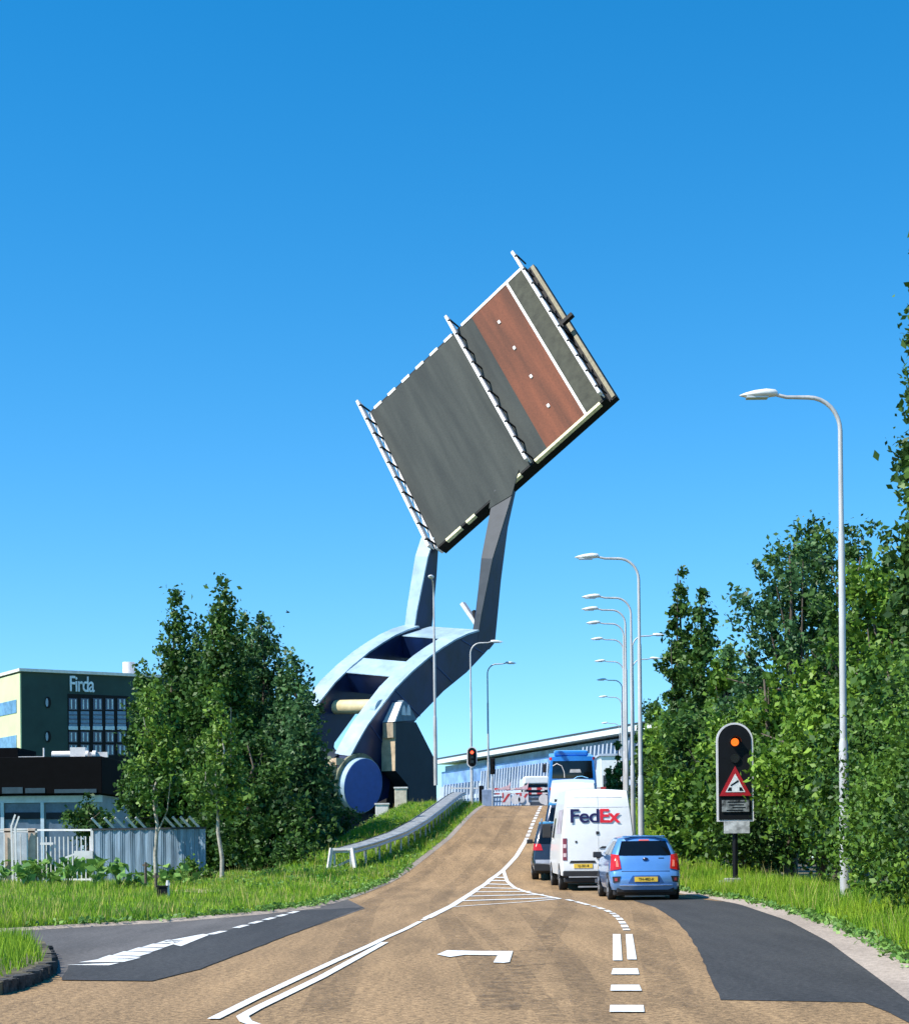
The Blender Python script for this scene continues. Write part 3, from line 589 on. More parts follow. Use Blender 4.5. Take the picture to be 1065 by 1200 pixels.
# pylon : vertical plate frame
Ah = Vector((A.x, A.y, 0)).normalized(); Nh = Vector((Nv.x, Nv.y, 0)).normalized(); Zv = Vector((0,0,1))
O2 = W(AN+.75, inv(465,825,AN+.6)[0], inv(465,825,AN+.6)[1]) 
def invp(px, py):
    rx, rz = ray(px, py); r = Vector((rx,1,rz)); Mx = Matrix((r, -Nh, -Zv)).transposed(); s = Mx.inverted() @ (O2 - Vector((0,0,CAMZ))); return s[1], s[2]
def WP(n, z, a=0): return O2 + Nh*n + Zv*z + Ah*a
base = Vector((O2.x, O2.y, -1.4))
def make_pylon(lab):
    e = empty('bridge_pylon', tuple(base), lab, 'pylon', 'pylons carrying the lift bridge'); ob = tuple(base)
    pp = [invp(*p) for p in [(463.5,847),(487.5,846.5),(511.2,893.5),(512,960),(479,960),(478.4,921),(463.6,903.5)]]
    pp = pp[:3] + [(pp[3][0], -1.4-O2.z), (pp[4][0], -1.4-O2.z)] + pp[5:]
    tk = 1.15
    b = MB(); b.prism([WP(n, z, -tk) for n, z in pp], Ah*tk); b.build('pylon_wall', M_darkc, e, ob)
    b = MB(); n0, z0 = invp(463.5,847); n1, z1 = invp(463.6,903.5); b.prism([WP(n0,z0,-tk-.02), WP(n0,z0,.0), WP(n1,z1,.0), WP(n1,z1,-tk-.02)], Nh*.06); b.build('sunlit_face', M_beige, e, ob)  # beige plate paints the sunlit left face of the pylon
    b = MB(); nn0, zz0 = n0, z0-.1; b.prism([WP(n0+.06,z0,-tk+.28), WP(n0+.06,z0,.01), WP(n0+.06,z0-.95,.01), WP(n0+.06,z0-.95,-tk+.28)], Nh*.2); b.build('junction_box', mat('tan_box', (.34,.27,.19), .7), e, ob)
    cp = [invp(*p) for p in [(463,846),(487.4,844),(478,826),(472,820.5),(471.5,823)]]
    b = MB(); b.prism([WP(n, z, -tk-.05) for n, z in cp], Ah*(tk+.12)); b.build('bearing_cap', mat('cap_blue_grey', (.10,.16,.21), .5), e, ob)
    b = MB(); a0 = cp[0]; a1 = cp[4]; b.prism([WP(a0[0]+.02,a0[1],-tk-.08), WP(a0[0]+.02,a0[1],.08), WP(a1[0]+.02,a1[1],.08), WP(a1[0]+.02,a1[1],-tk-.08)], Nh*.12); b.build('cap_sunlit_face', M_railw, e, ob)  # white plate paints the lit strip on the cap
    bn, bz = invp(462, 832); b = MB(); b.tube([WP(bn,bz,-tk-.3), WP(bn,bz,-tk+.15)], .72, 24); b.build('bearing', M_pale, e, ob)
    for i in range(2):
        q = invp(472+i*5.5, 832); b = MB(); b.prism([WP(q[0]+.22,q[1]-.35,.07), WP(q[0]-.2,q[1]-.35,.07), WP(q[0]-.15,q[1]+.12,.07), WP(q[0],q[1]+.32,.07), WP(q[0]+.15,q[1]+.12,.07)], Ah*.04); b.build('cap_light', M_railw, e, ob)
    return e
make_pylon('dark pylon with a sunlit beige edge carrying the near side of the lift bridge')
pf = copy_tree([o for o in COL.objects if o.name == 'bridge_pylon'][0]); pf.location = base - Ah*8.3; pf['label'] = 'far pylon of the lift bridge, behind the trees and the counterweight'
mb_ = MB(); mb_.prism([WP(-1.4,-1.4-O2.z,-1.2), WP(-1.4,-1.4-O2.z,-10.5), WP(-1.4,5.5-O2.z,-10.5), WP(-1.4,5.5-O2.z,-1.2)], -Nh*.4)
mb_.prism([WP(2.2,-1.4-O2.z,-.6), WP(2.2,-1.4-O2.z,-10.5), WP(2.2,3.1-O2.z,-10.5), WP(2.2,3.1-O2.z,-.6)], -Nh*.3)
mb_.build('dark_backing_wall', mat('dark_backing', (.02,.022,.026), .9, var=.2), None, tuple(base), label='dark wall added to fill the black recess behind the drum at the pylon foot', cat='wall')  # added wall, keeps the recess under the counterweight dark against the bright background
def small_box(name, px0, py0, px1, py1, Y, dep, m, lab, cat):
    a = P(px0, py1, Y); c = P(px1, py0, Y); x0, x1, z0, z1 = a.x, c.x, a.z-.6, c.z; e = empty(name, ((x0+x1)/2, Y, z0), lab, cat)
    b = MB(); b.box(((x0+x1)/2, Y+dep/2, (z0+z1)/2), (x1-x0, dep, z1-z0), rz=0); b.build('body', m, e, tuple(e.location), bevel=.03)
    b = MB(); b.box(((x0+x1)/2, Y+dep/2, z1+.04), (x1-x0+.1, dep+.1, .08)); b.build('lid', M_railw, e, tuple(e.location)); return e
small_box('service_cabinet', 462.5, 924, 476.5, 945, 98, .9, mat('pale_stone', (.62,.55,.43), .8), 'pale service cabinet at the foot of the bridge pylon', 'cabinet')
e_ = small_box('service_cabinet', 440, 943, 455, 957, 96, .8, M_railw, 'low white cabinet below the counterweight drum', 'cabinet')

# ------------------------------------------------------------------ lamps
def lampgeo(H=10.0, armL=1.95, side=-1, parent=None):
    b = MB(); b.tube([(0,0,-.3),(0,0,1.2),(0,0,H*.31),(0,0,H*.32)], [.10,.098,.09,.072], 14); b.tube([(0,0,H*.32),(0,0,H*.72),(0,0,H*.73),(0,0,H-.75)], [.07,.062,.05,.045], 14); b.build('pole', M_pole, parent)
    b = MB(); pts = [(0,0,H-.75)]
    for k in range(1, 9):
        a = k/8*math.pi/2; pts.append((side*(.62-.62*math.cos(a)), 0, H-.75+.66*math.sin(a)))
    pts += [(side*1.05,0,H-.08+.0),(side*(armL-.7),0,H-.03)]; b.tube(pts, [.045]+[.042]*8+[.036,.034], 10); b.build('arm', M_pole, parent)
    b = MB(); secs = []
    for t, w_, h1, h2 in [(0,.05,.05,.04),(.06,.10,.09,.05),(.3,.15,.11,.06),(.6,.14,.09,.055),(.85,.08,.05,.04),(1,.015,.01,.01)]:
        x = side*(armL-.72+.74*t); z = H-.01-.03*t; secs.append([(x, w_*math.cos(a), z+(h1 if math.sin(a) > 0 else h2)*math.sin(a)) for a in [2*math.pi*k/14 for k in range(15)]])
    b.grid(secs); b.add([secs[0][k] for k in range(14)], [tuple(range(14))]); hd_ = b.build('lamp_head', M_lamp, parent)
    b = MB(); b.box((side*(armL-.32), 0, H-.085), (.42,.2,.03)); b.build('lens', M_lens, hd_)
def solveY(px, ytop, H, off, y0=25):
    y = y0
    while y < 260:
        if CAMZ + ray(px, ytop)[1]*y >= h(y)+off+H: return y
        y += .05
    return y
LG = 'street lamps along the bridge road'
proto = None
def lamp(px, ytop, Y, lab, base=None, rz=0, H=10.0):
    global proto
    p = P(px, ytop, Y); gz = p.z - H
    if proto is None: e = empty('street_lamp', (0,0,0), group=LG, cat='street lamp'); lampgeo(H, parent=e); proto = e
    else: e = copy_tree(proto)
    e.location = (p.x, Y, gz); e.rotation_euler = (0,0,rz); e['label'] = lab; return e
lamp(984, 460, 33.5, 'nearest and tallest grey street lamp, right of the warning signal against the hedge')
ords = ['second','third','fourth','fifth','sixth','seventh','eighth','ninth','tenth']
for i, (px, yt) in enumerate([(748,651),(739,698),(732.5,712.5),(730.5,729),(730,748),(730,774),(729,796),(728,816),(726,847)]):
    Y = solveY(px, yt, 10, .05); lamp(px, yt, Y, 'grey street lamp, %s nearest in the row over the bridge road, head to the left' % ords[i])
lamp(741, 744, 103, 'street lamp with its head to the right, higher of the two beyond the lamp row', rz=math.pi)
lamp(741, 771.5, 118, 'street lamp with its head to the right, lower of the two beyond the lamp row', rz=math.pi)
lamp(508, 681, 86, 'slim street lamp seen end-on, rising from the grass bank by the pylon', rz=R(86), H=10.0)
lamp(551, 752, 103, 'street lamp behind the red bridge signal, head to the right', rz=math.pi)
lamp(571, 777, 117, 'farthest left street lamp behind the black signal, head to the right', rz=math.pi)
# ------------------------------------------------------------------ guard rail on the left bank
tr_ = [(57.5,-3.80),(61,-3.05),(66,-2.2),(73,-1.5),(82,-.85),(93,-.12),(98,.2),(101,.4)]
e = empty('guardrail', (-3.75,57.5,h(57.5)), 'double grey steel guardrail climbing the left grass bank beside the road', 'guardrail'); og = tuple(e.location)
def tz(y): return Tl(interp(y, tr_), y)
for s in (-1, 1):
    b = MB(); rows = []
    prof_ = [(.0,.72),(.04,.70),(.0,.66),(-.02,.62),(0,.58),(.04,.55),(0,.52)]
    for i in range(45):
        y = 57.5 + i*43/44; x = interp(y, tr_) + s*.34; z = tz(y); 
        if i == 0: z -= .0
        rows.append([(x+s*q[0], y, z+q[1]) for q in prof_])
    b.grid(rows); rows2 = [[(p[0]-s*.015, p[1], p[2]) for p in r] for r in rows]; b.grid(rows2); b.build('rail_beam', M_steel, e, og)
for i in range(23):
    y = 57.6 + i*1.93; x = interp(y, tr_); z = tz(y); b = MB()
    b.box((x-.27, y, z+.2), (.06,.1,1.0)); b.box((x+.27, y, z+.2), (.06,.1,1.0)); b.box((x, y, z+.60), (.5,.06,.05)); b.build('rail_post', M_steel, e, og)
b = MB(); y = 57.5; x = interp(y, tr_); z = tz(y); b.bar((x-.5,y-.1,z-.3), (x-.34,y,z+.74), .09, .12); b.bar((x+.5,y-.1,z-.3), (x+.34,y,z+.74), .09, .12); b.bar((x-.4,y,z+.7),(x+.4,y,z+.7),.06,.08); b.bar((x-.3,y-.1,z+.05),(x+.3,y+.5,z+.35),.05,.08); b.build('end_frame', M_railw, e, og)
rows = []; b = MB()
for i in range(45):
    y = 57.5+i*43/44; x = interp(y, tr_); rows.append([(x-.28,y,tz(y)+.700),(x+.28,y,tz(y)+.700)])
b.grid(rows); b.build('cover_plate', mat('weathered_grey_plate', (.30,.31,.31), .6, var=.3, scale=4), e, og)

# ------------------------------------------------------------------ bridge signals and barrier
def signal(px, py, Y, lab, lit, facing=0):
    c = P(px, py, Y); gz = h(Y)+.1; e = empty('bridge_signal', (c.x, Y, gz), lab, 'traffic light', 'traffic lights at the bridge barrier'); o_ = (0,0,0); z = c.z-gz
    b = MB(); b.tube([(0,0.12,-.3),(0,.12,z+.3)], .055, 10); b.build('pole', M_steel, e)
    def oval(w_, hh_, yy, t):
        pts = [(w_*math.cos(a), yy, z + (hh_-w_)*(1 if math.sin(a) >= 0 else -1) + w_*math.sin(a)) for a in [2*math.pi*k/28+.001 for k in range(28)]]
        return MB().prism(pts, (0,t,0))
    if facing == 0:
        oval(.30,.60,0,.03).build('white_border', M_railw, e); oval(.24,.54,-.012,.01).build('black_board', M_black, e)
    b = MB(); b.box((0,-.1 if facing == 0 else 0,z), (.26 if facing == 0 else .30,.2,.8 if facing==0 else .95)); b.build('housing', M_black, e, bevel=.04)
    if facing == 0:
        for k, zz in enumerate((.26,0,-.26)):
            on = lit and k == 0; b = MB(); b.disc((0,-.205,z+zz), .09, (0,-1,0), .02); b.build('lens', mat('red_lamp_lit', (.5,.02,.01), .3, emit=(1,.06,.02), es=3.0) if on else mat('dark_lens', (.02,.02,.02), .2), e)
            b = MB(); b.grid([[(.105*math.cos(a), yy, z+zz+.105*math.sin(a)) for a in [math.pi*q/8 for q in range(9)]] for yy in (-.2,-.34)]); b.build('visor', M_black, e)
    else:
        for k, zz in enumerate((.3,0,-.3)):
            b = MB(); b.grid([[(.13*math.cos(a)+.05, yy, z+zz+.11*math.sin(a)) for a in [math.pi*q/8 for q in range(9)]] for yy in (-.15,-.32)]); b.build('visor', M_black, e)
    return e
signal(553, 887.5, 98, 'red traffic light with white-edged oval board at the barrier', True)
signal(577, 898, 99.5, 'unlit black signal on a post right of the red light at the barrier', False, 1)
yb = 101.0; zb = h(yb); xa = P(563, 930, yb).x; xb = P(700, 930, yb).x
e = empty('road_barrier', (xa, yb, zb), 'lowered red and white striped road barrier closing the lanes at the bridge', 'barrier'); ob = tuple(e.location)
M_rr = mat('barrier_red', (.55,.05,.05), .5)
for nm, zz, t in (('boom', .98, .13), ('lower_boom', .70, .09)):
    n = 22
    for col_, m in (('white', M_railw), ('red', M_rr)):
        b = MB()
        for i in range(n):
            if (i % 2 == 0) == (col_ == 'white'):
                x0 = xa+.5+(xb-xa)*i/n; x1 = xa+.5+(xb-xa)*(i+1)/n; b.box(((x0+x1)/2, yb, zb+zz), (x1-x0,.08,t))
        b.build('boom' if col_ == 'white' else 'boom_stripes', m, e, ob)
for k, px in enumerate((593,614)):
    x = P(px, 930, yb).x; b = MB(); b.box((x, yb-.06, zb+.42), (.5,.03,.75)); o = b.build('hanging_board', M_railw, e, ob)
    b = MB(); b.prism([(x-.25,yb-.08,zb+.2),(x-.1,yb-.08,zb+.2),(x+.25,yb-.08,zb+.7),(x+.1,yb-.08,zb+.7)], (0,-.005,0)); b.box((x-.2,yb-.085,zb+.6),(.08,.01,.3)); b.build('red_stripe', M_rr, o, ob)
    b = MB(); b.prism([(x-.65,yb-.05,zb+.95),(x+.2,yb-.05,zb+.95),(x+.3,yb-.05,zb+1.45),(x+.15,yb-.05,zb+1.2)], (0,.04,0)); b.build('folded_flap', mat('pale_red_white', (.75,.5,.5), .6), e, ob)
for px, r in ((604,.28),(611,.2),(637,.3)):
    x = P(px, 937, yb).x; b = MB(); b.disc((x, yb-.1, zb+.35), r, (0,-1,0), .03); b.build('round_reflector', M_railw, e, ob)
for px in (584,625): 
    x = P(px,937,yb).x; b = MB()
    for zz in (.25,.5): b.box((x, yb+.05, zb+zz), (.7,.03,.1), rz=.05)
    b.build('grille_bar', M_steel, e, ob)
b = MB(); x = P(571,937,yb).x; b.box((x, yb-.1, zb+.45), (.62,.5,1.0)); o = b.build('drive_cabinet', mat('blue_grey_cabinet', (.25,.32,.45), .5), e, ob, bevel=.03)
b = MB(); b.box((P(564,932,yb).x, yb+.3, zb+.55), (.28,.4,1.3)); b.build('pivot_post', M_black, e, ob, bevel=.03)
x = P(548,925,102).x; b = MB(); b.bar((P(528,924,102)), (P(560,924,102)), .06, .08); b.build('hand_rail', M_railw, kind=None); b_ = bpy.data.objects['hand_rail']; tag(b_, 'short white hand rail at the quay edge left of the barrier', 'railing')

# ------------------------------------------------------------------ warning signal on the right
Yw = 44.0; c = P(861, 906, Yw); gz = .15; e = empty('warning_signal', (c.x, Yw, gz), 'tall black white-edged warning signal with orange lamp and bridge triangle in front of the hedge', 'warning sign')
z1 = P(861,847,Yw).z-gz; z0 = P(861,963,Yw).z-gz; hw = .475
def arch(w_, za, zb_, yy, t):
    pts = [(-w_,yy,za),(w_,yy,za),(w_,yy,zb_-w_)] + [(w_*math.cos(a),yy,zb_-w_+w_*math.sin(a)) for a in [math.pi*k/16 for k in range(1,16)]] + [(-w_,yy,zb_-w_)]
    return MB().prism(pts, (0,t,0))
arch(hw, z0, z1, 0, .05).build('white_border', M_railw, e); arch(hw-.05, z0+.045, z1-.05, -.015, .01).build('black_board', M_black, e)
b = MB(); b.tube([(0,.1,-.3),(0,.1,z1-.3)], .07, 12); b.build('pole', M_black, e)
zl = P(861,870,Yw).z-gz; b = MB(); b.disc((0,-.03,zl), .10, (0,-1,0), .03); b.build('orange_lamp', mat('orange_lamp_lit', (.8,.2,.02), .3, emit=(1,.14,.01), es=1.1), e)
b = MB(); b.grid([[(.15*math.cos(a), yy, zl+.15*math.sin(a)) for a in [math.pi*q/10 for q in range(11)]] for yy in (-.02,-.2)]); b.build('visor', M_black, e)
b = MB(); b.disc((0,-.03,zl-.42), .115, (0,-1,0), .03); b.build('unlit_lamp', mat('dark_lens', (.02,.02,.02), .2), e)
zt = P(861,898,Yw).z-gz; zb2 = P(861,933,Yw).z-gz; hb = .41
def tri(s_, yy, t, m, nm, par): 
    cz = (zt+2*zb2)/3; pts = [(0,yy,cz+(zt-cz)*s_),(-hb*s_,yy,cz+(zb2-cz)*s_),(hb*s_,yy,cz+(zb2-cz)*s_)]; return MB().prism(pts, (0,t,0)).build(nm, m, par)
t_ = tri(1, -.045, .02, mat('sign_red', (.42,.012,.02), .4), 'warning_triangle', e); tri(.62, -.052, .005, M_white, 'triangle_field', t_)
b = MB(); zq = zb2+.13
for s in (-1,1): b.prism([(s*.21,-.057,zq),(s*.10,-.057,zq),(s*.10,-.057,zq+.09),(s*.16,-.057,zq+.09)], (0,.004,0))
b.prism([(-.13,-.057,zq+.15),(-.11,-.057,zq+.12),(.09,-.057,zq+.24),(.07,-.057,zq+.28)], (0,.004,0)); b.build('bridge_symbol', M_black, t_)
b = MB(); b.box((.0,-.04,zb2-.26), (.70,.02,.30)); pl_ = b.build('lower_plate', mat('leaf_shaded_plate', (.22,.23,.22), .6, var=.5, scale=6), e)  # white plate greyed and mottled to paint leaf shadows on it
b = MB(); [b.box((rnd.uniform(-.15,.15),-.052,zb2-.16-.07*k), (.3+.2*rnd.random(),.006,.025)) for k in range(4)]; b.build('plate_lines', M_black, pl_)
zc = P(863,970,Yw).z-gz; b = MB(); b.box((.03,-.01,zc), (.66,.03,.30)); b.build('bottom_plate', mat('white_plate', (.55,.55,.53), .6, var=.3, scale=5), e)  # mottled colour stands in for leaf shadows
b = MB(); b.box((-.1,-.05,.12), (.4,.3,.16)); b.box((-.3,-.1,.08), (.3,.25,.12)); b.build('base_block', mat('pale_block', (.5,.48,.45), .8, var=.3), e, bevel=.02)

# ------------------------------------------------------------------ vehicles
M_glass = mat('dark_glass', (.004,.005,.007), .08, var=.1, spec=.45)
M_tyre = mat('tyre_rubber', (.014,.014,.014), .85, var=.2)
M_rim = mat('alloy_rim', (.42,.43,.45), .3, .7, var=.1)
M_plate = mat('yellow_plate', (.78,.52,.06), .5, var=.05)
M_tl = mat('tail_lamp_red', (.55,.015,.01), .15, var=.15, coat=.5)
M_trim = mat('black_trim', (.018,.018,.02), .6, var=.15)
M_vw = mat('van_white', (.82,.82,.81), .3, var=.03, coat=.3)
class Body:
    def __init__(s, zs, belt, hws, roofw, rear, front, top, crown=.03, bulge=.06, ends=.07):
        s.zs, s.belt, s.hws, s.roofw, s.rear, s.front, s.top, s.crown, s.bulge, s.ends = zs, belt, hws, roofw, rear, front, top, crown, bulge, ends; s.H = max(t[1] for t in top)
    def hw(s, z):
        if z <= s.belt: return interp(z, s.hws)
        return s.hws[-1][1] + (s.roofw - s.hws[-1][1])*((z-s.belt)/(s.H-s.belt))**1.15
    def ptz(s, t, z, side, x=None):
        r, f = interp(z, s.rear), interp(z, s.front); y = r + (f-r)*t; w_ = s.hw(z)
        k = s.ends*(max(0, 1-t/.06)**2 + max(0, 1-(1-t)/.07)**2*1.6); w_ -= k
        return Vector((side*w_ if x is None else x*w_, y, z))
    def rows(s, t):
        tp = interp(t, s.top); return [z for z in s.zs if z <= s.belt] + [s.belt + (z-s.belt)*(tp-s.belt)/(s.H-s.belt) for z in s.zs if z > s.belt]
    def build(s, m, par):
        ts = [0,.012,.03,.06,.12,.2,.3,.4,.5,.6,.66,.7,.74,.78,.82,.86,.9,.94,.97,.99,1]
        b = MB()
        for sd in (-1,1): b.grid([[s.ptz(t, z, sd) for z in s.rows(t)] for t in ts])
        b.grid([[s.ptz(t, s.rows(t)[-1], 1, x) + Vector((0,0,s.crown*(1-x*x))) for x in (-1,-.93,-.8,-.5,0,.5,.8,.93,1)] for t in ts])
        xs = (-1,-.93,-.8,-.5,-.2,0,.2,.5,.8,.93,1)
        for t in (0, 1):
            sg = -1 if t == 0 else 1
            b.grid([[s.ptz(t, z, 1, x) + Vector((0, sg*s.bulge*(1-abs(x)**3), s.crown*(1-x*x) if j == len(s.rows(t))-1 else 0)) for x in xs] for j, z in enumerate(s.rows(t))])
        o = b.build('body', m, par); bm = bmesh.new(); bm.from_mesh(o.data); bmesh.ops.remove_doubles(bm, verts=bm.verts, dist=.002); bmesh.ops.recalc_face_normals(bm, faces=bm.faces); bm.to_mesh(o.data); bm.free()
        for p_ in o.data.polygons: p_.use_smooth = True
        try: o.data.set_sharp_from_angle(angle=R(40))
        except Exception: pass
        return o
    def rp(s, x, z, off=.006):          # x as metres
        w_ = s.hw(z) - s.ends; xx = x/w_ if abs(x) < w_ else (1 if x > 0 else -1)
        y = interp(z, s.rear) - s.bulge*(1-abs(xx)**3) - off
        return Vector((x, y + (abs(x)-w_)*1.2 if abs(x) > w_ else y, z))
    def rpatch(s, name, quad, m, par, off=.006, n=8, t=.03):   # quad of (x,z): bl, br, tr, tl
        g_ = []
        for j in range(n+1):
            v = j/n; row = []
            for i in range(n+1):
                u = i/n; x = (quad[0][0]*(1-u)+quad[1][0]*u)*(1-v)+(quad[3][0]*(1-u)+quad[2][0]*u)*v; z = (quad[0][1]*(1-u)+quad[1][1]*u)*(1-v)+(quad[3][1]*(1-u)+quad[2][1]*u)*v
                row.append(s.rp(x, z, off))
            g_.append(row)
        b = MB(); b.grid(g_); back = [[p+Vector((0,t,0)) for p in r] for r in g_]
        b.grid([g_[0], back[0]]); b.grid([g_[-1], back[-1]]); b.grid([[r[0] for r in g_], [r[0] for r in back]]); b.grid([[r[-1] for r in g_], [r[-1] for r in back]])
        return b.build(name, m, par)
    def spatch(s, name, side, quad, m, par, off=.006):  # quad of (t,z)
        g_ = []
        for j in range(6):
            v = j/5; row = []
            for i in range(9):
                u = i/8; t = (quad[0][0]*(1-u)+quad[1][0]*u)*(1-v)+(quad[3][0]*(1-u)+quad[2][0]*u)*v; z = (quad[0][1]*(1-u)+quad[1][1]*u)*(1-v)+(quad[3][1]*(1-u)+quad[2][1]*u)*v
                row.append(s.ptz(t, z, side) + Vector((side*off,0,0)))
            g_.append(row)
        b = MB(); b.grid(g_); return b.build(name, m, par)
def wheels(par, hw_, ys, r, wd=.2, arch=True):
    for sd in (-1,1):
        for y in ys:
            x = sd*(hw_-wd/2+.005)
            b = MB(); pr_ = [(-.5,.72),(-.5,.93),(-.42,.99),(0,1.0),(.42,.99),(.5,.93),(.5,.72)]
            b.grid([[(x+q[0]*wd, y+q[1]*r*math.cos(a), r+q[1]*r*math.sin(a)) for q in pr_] for a in [2*math.pi*k/28 for k in range(29)]]); wl_ = b.build('tyre', M_tyre, par)
            b = MB(); b.disc((x+sd*wd*.36, y, r), r*.73, (sd,0,0), .02, 28)
            for k in range(5):
                a = 2*math.pi*k/5; b.bar((x+sd*wd*.42, y, r), (x+sd*wd*.42, y+r*.68*math.cos(a), r+r*.68*math.sin(a)), .02, .07, up=(sd,0,0))
            b.build('rim', M_rim, wl_)
            if arch:
                b = MB(); b.grid([[(sd*(hw_+.012), y+q*math.cos(a), r+.02+q*math.sin(a)) for q in (r*.9, r*1.14)] for a in [math.pi*k/14 for k in range(15)]]); b.build('wheel_arch', M_trim, wl_)
def mirror(par, side, x, y, z, m, w_=.2, hh_=.14):
    b = MB(); b.box((side*(x+w_/2), y, z), (w_,.09,hh_)); b.bar((side*(x-.05),y,z-.03), (side*(x+.05),y,z-.03), .04,.04); b.build('wing_mirror', m, par, bevel=.035)
def plate_text(txt, par, x, y, z, size=.085):
    t = text_mesh('plate_characters', txt, size, M_black, par, ext=.001); t.rotation_euler = (R(90),0,0); t.location = (x, y, z); return t
# --- small blue hatchback
M_cb = mat('car_blue', (.13,.33,.70), .28, .35, var=.04, coat=1.0)
e = empty('hatchback', (4.29,38.4,0), 'small light blue hatchback waiting last in the queue, seen from behind', 'car', rz=R(.0))
bd = Body([.24,.34,.46,.56,.64,.7,.8,.92,1.0,1.1,1.2,1.3,1.38,1.43], 1.0, [(.24,.74),(.40,.795),(.6,.80),(.8,.79),(1.0,.735)], .525,
  [(.24,.06),(.34,.0),(.56,.0),(.64,.05),(.72,.07),(.92,.12),(1.0,.17),(1.2,.30),(1.36,.42),(1.43,.50)], [(.24,3.52),(.34,3.56),(.56,3.58),(.72,3.5),(.92,3.3),(1.0,3.1),(1.2,2.62),(1.43,2.1)],
  [(0,1.425),(.12,1.44),(.4,1.455),(.62,1.45),(.75,1.40),(.8,1.2),(.86,1.0),(1,.9)], crown=.06, bulge=.09)
bd.top = [(0,1.40),(.15,1.435),(.5,1.45),(.8,1.43),(1,1.38)]
bo = bd.build(M_cb, e)
bd.rpatch('rear_window', [(-.60,1.015),(.60,1.015),(.50,1.34),(-.50,1.34)], M_glass, e, .012)
for sd in (-1,1):
    q = [(.55,.72),(.79,.67),(.75,1.05),(.585,1.03)]; q = q if sd == 1 else [(-.79,.67),(-.55,.72),(-.585,1.03),(-.75,1.05)]
    tl = bd.rpatch('tail_lamp', q, M_tl, e, .02)
    q2 = [(sd*.60,.76),(sd*.66,.76),(sd*.66,.9),(sd*.62,.92)]; q2 = q2 if sd == 1 else [q2[1], q2[0], q2[3], q2[2]]
    bd.rpatch('lamp_reflector', q2, mat('lamp_orange_pink', (.8,.22,.14), .2, coat=.5), tl, .026)
    q = [(.60,.42),(.73,.40),(.75,.545),(.56,.55)]; q = q if sd == 1 else [(-.73,.40),(-.60,.42),(-.56,.55),(-.75,.545)]
    rf = bd.rpatch('bumper_vent', q, M_trim, e, .012); q = [(sd*.64,.44),(sd*.70,.44),(sd*.70,.51),(sd*.64,.51)]; q = q if sd == 1 else [q[1], q[0], q[3], q[2]]; bd.rpatch('reflector', q, mat('reflector_red', (.4,.05,.06), .3), rf, .018, 2)
bd.rpatch('plate_recess', [(-.40,.40),(.40,.40),(.30,.565),(-.30,.565)], mat('car_blue_shaded', (.035,.11,.33), .35, .3, coat=.6), e, .01)  # flat patch, darker car blue paints the shade of the recess
pt = bd.rpatch('number_plate', [(-.26,.425),(.26,.425),(.26,.535),(-.26,.535)], M_plate, e, .03, 3)
plate_text('TH-482-K', pt, 0, interp(.48, bd.rear)-.09-.034, .48)
bd.rpatch('bumper_lip', [(-.58,.325),(.58,.325),(.6,.35),(-.6,.35)], mat('pale_blue_trim', (.35,.45,.62), .3, .3, coat=.5), e, .022)
bd.rpatch('tailgate_seam', [(-.54,.655),(.54,.655),(.54,.665),(-.54,.665)], M_trim, e, .004, 6, .02)
bd.rpatch('brake_light', [(-.12,1.345),(.12,1.345),(.10,1.385),(-.10,1.385)], mat('high_brake_light', (.6,.12,.12), .3), e, .02, 2)
b = MB(); b.disc((0,interp(.93,bd.rear)-.10,.93), .036, (0,-1,.2), .015, 20, rx=.065); b.build('badge', mat('badge_dark', (.02,.03,.08), .2, .5), e)
b = MB(); b.disc((-.03,interp(.945,bd.rear)-.112,.948), .016, (0,-1,.2), .01, 12, rx=.018); b.build('badge_highlight', M_railw, e)
b = MB(); b.bar((.30,interp(.95,bd.rear)-.09,.95),(.42,interp(.95,bd.rear)-.075,.95),.008,.02); b.build('model_strip', M_trim, e)
b = MB(); b.box((0,.42,1.445), (.95,.22,.025)); b.build('roof_spoiler', M_cb, e, bevel=.01)
b = MB(); b.box((0,1.8,.2), (1.42,3.3,.18)); b.box((0,.1,.24), (1.3,.18,.14)); b.build('underbody', M_trim, e, bevel=.03)
b = MB(); b.box((0,.25,.12), (.9,.1,.09)); b.build('exhaust_shield', mat('grey_heat_shield', (.3,.3,.3), .5, .4), e)
for sd in (-1,1):
    bd.spatch('side_window', sd, [(.12,1.03),(.40,1.03),(.38,1.34),(.13,1.34)], M_glass, e); bd.spatch('side_window', sd, [(.42,1.03),(.74,1.03),(.60,1.35),(.40,1.34)], M_glass, e); mirror(e, sd, .78, 2.45, 1.02, M_trim if sd == -1 else M_cb)
    bd.spatch('sill_trim', sd, [(.28,.26),(.70,.26),(.70,.36),(.28,.36)], mat('sill_silver', (.45,.47,.52), .4, .4), e)
wheels(e, .80, (.62,3.0), .29, .18)
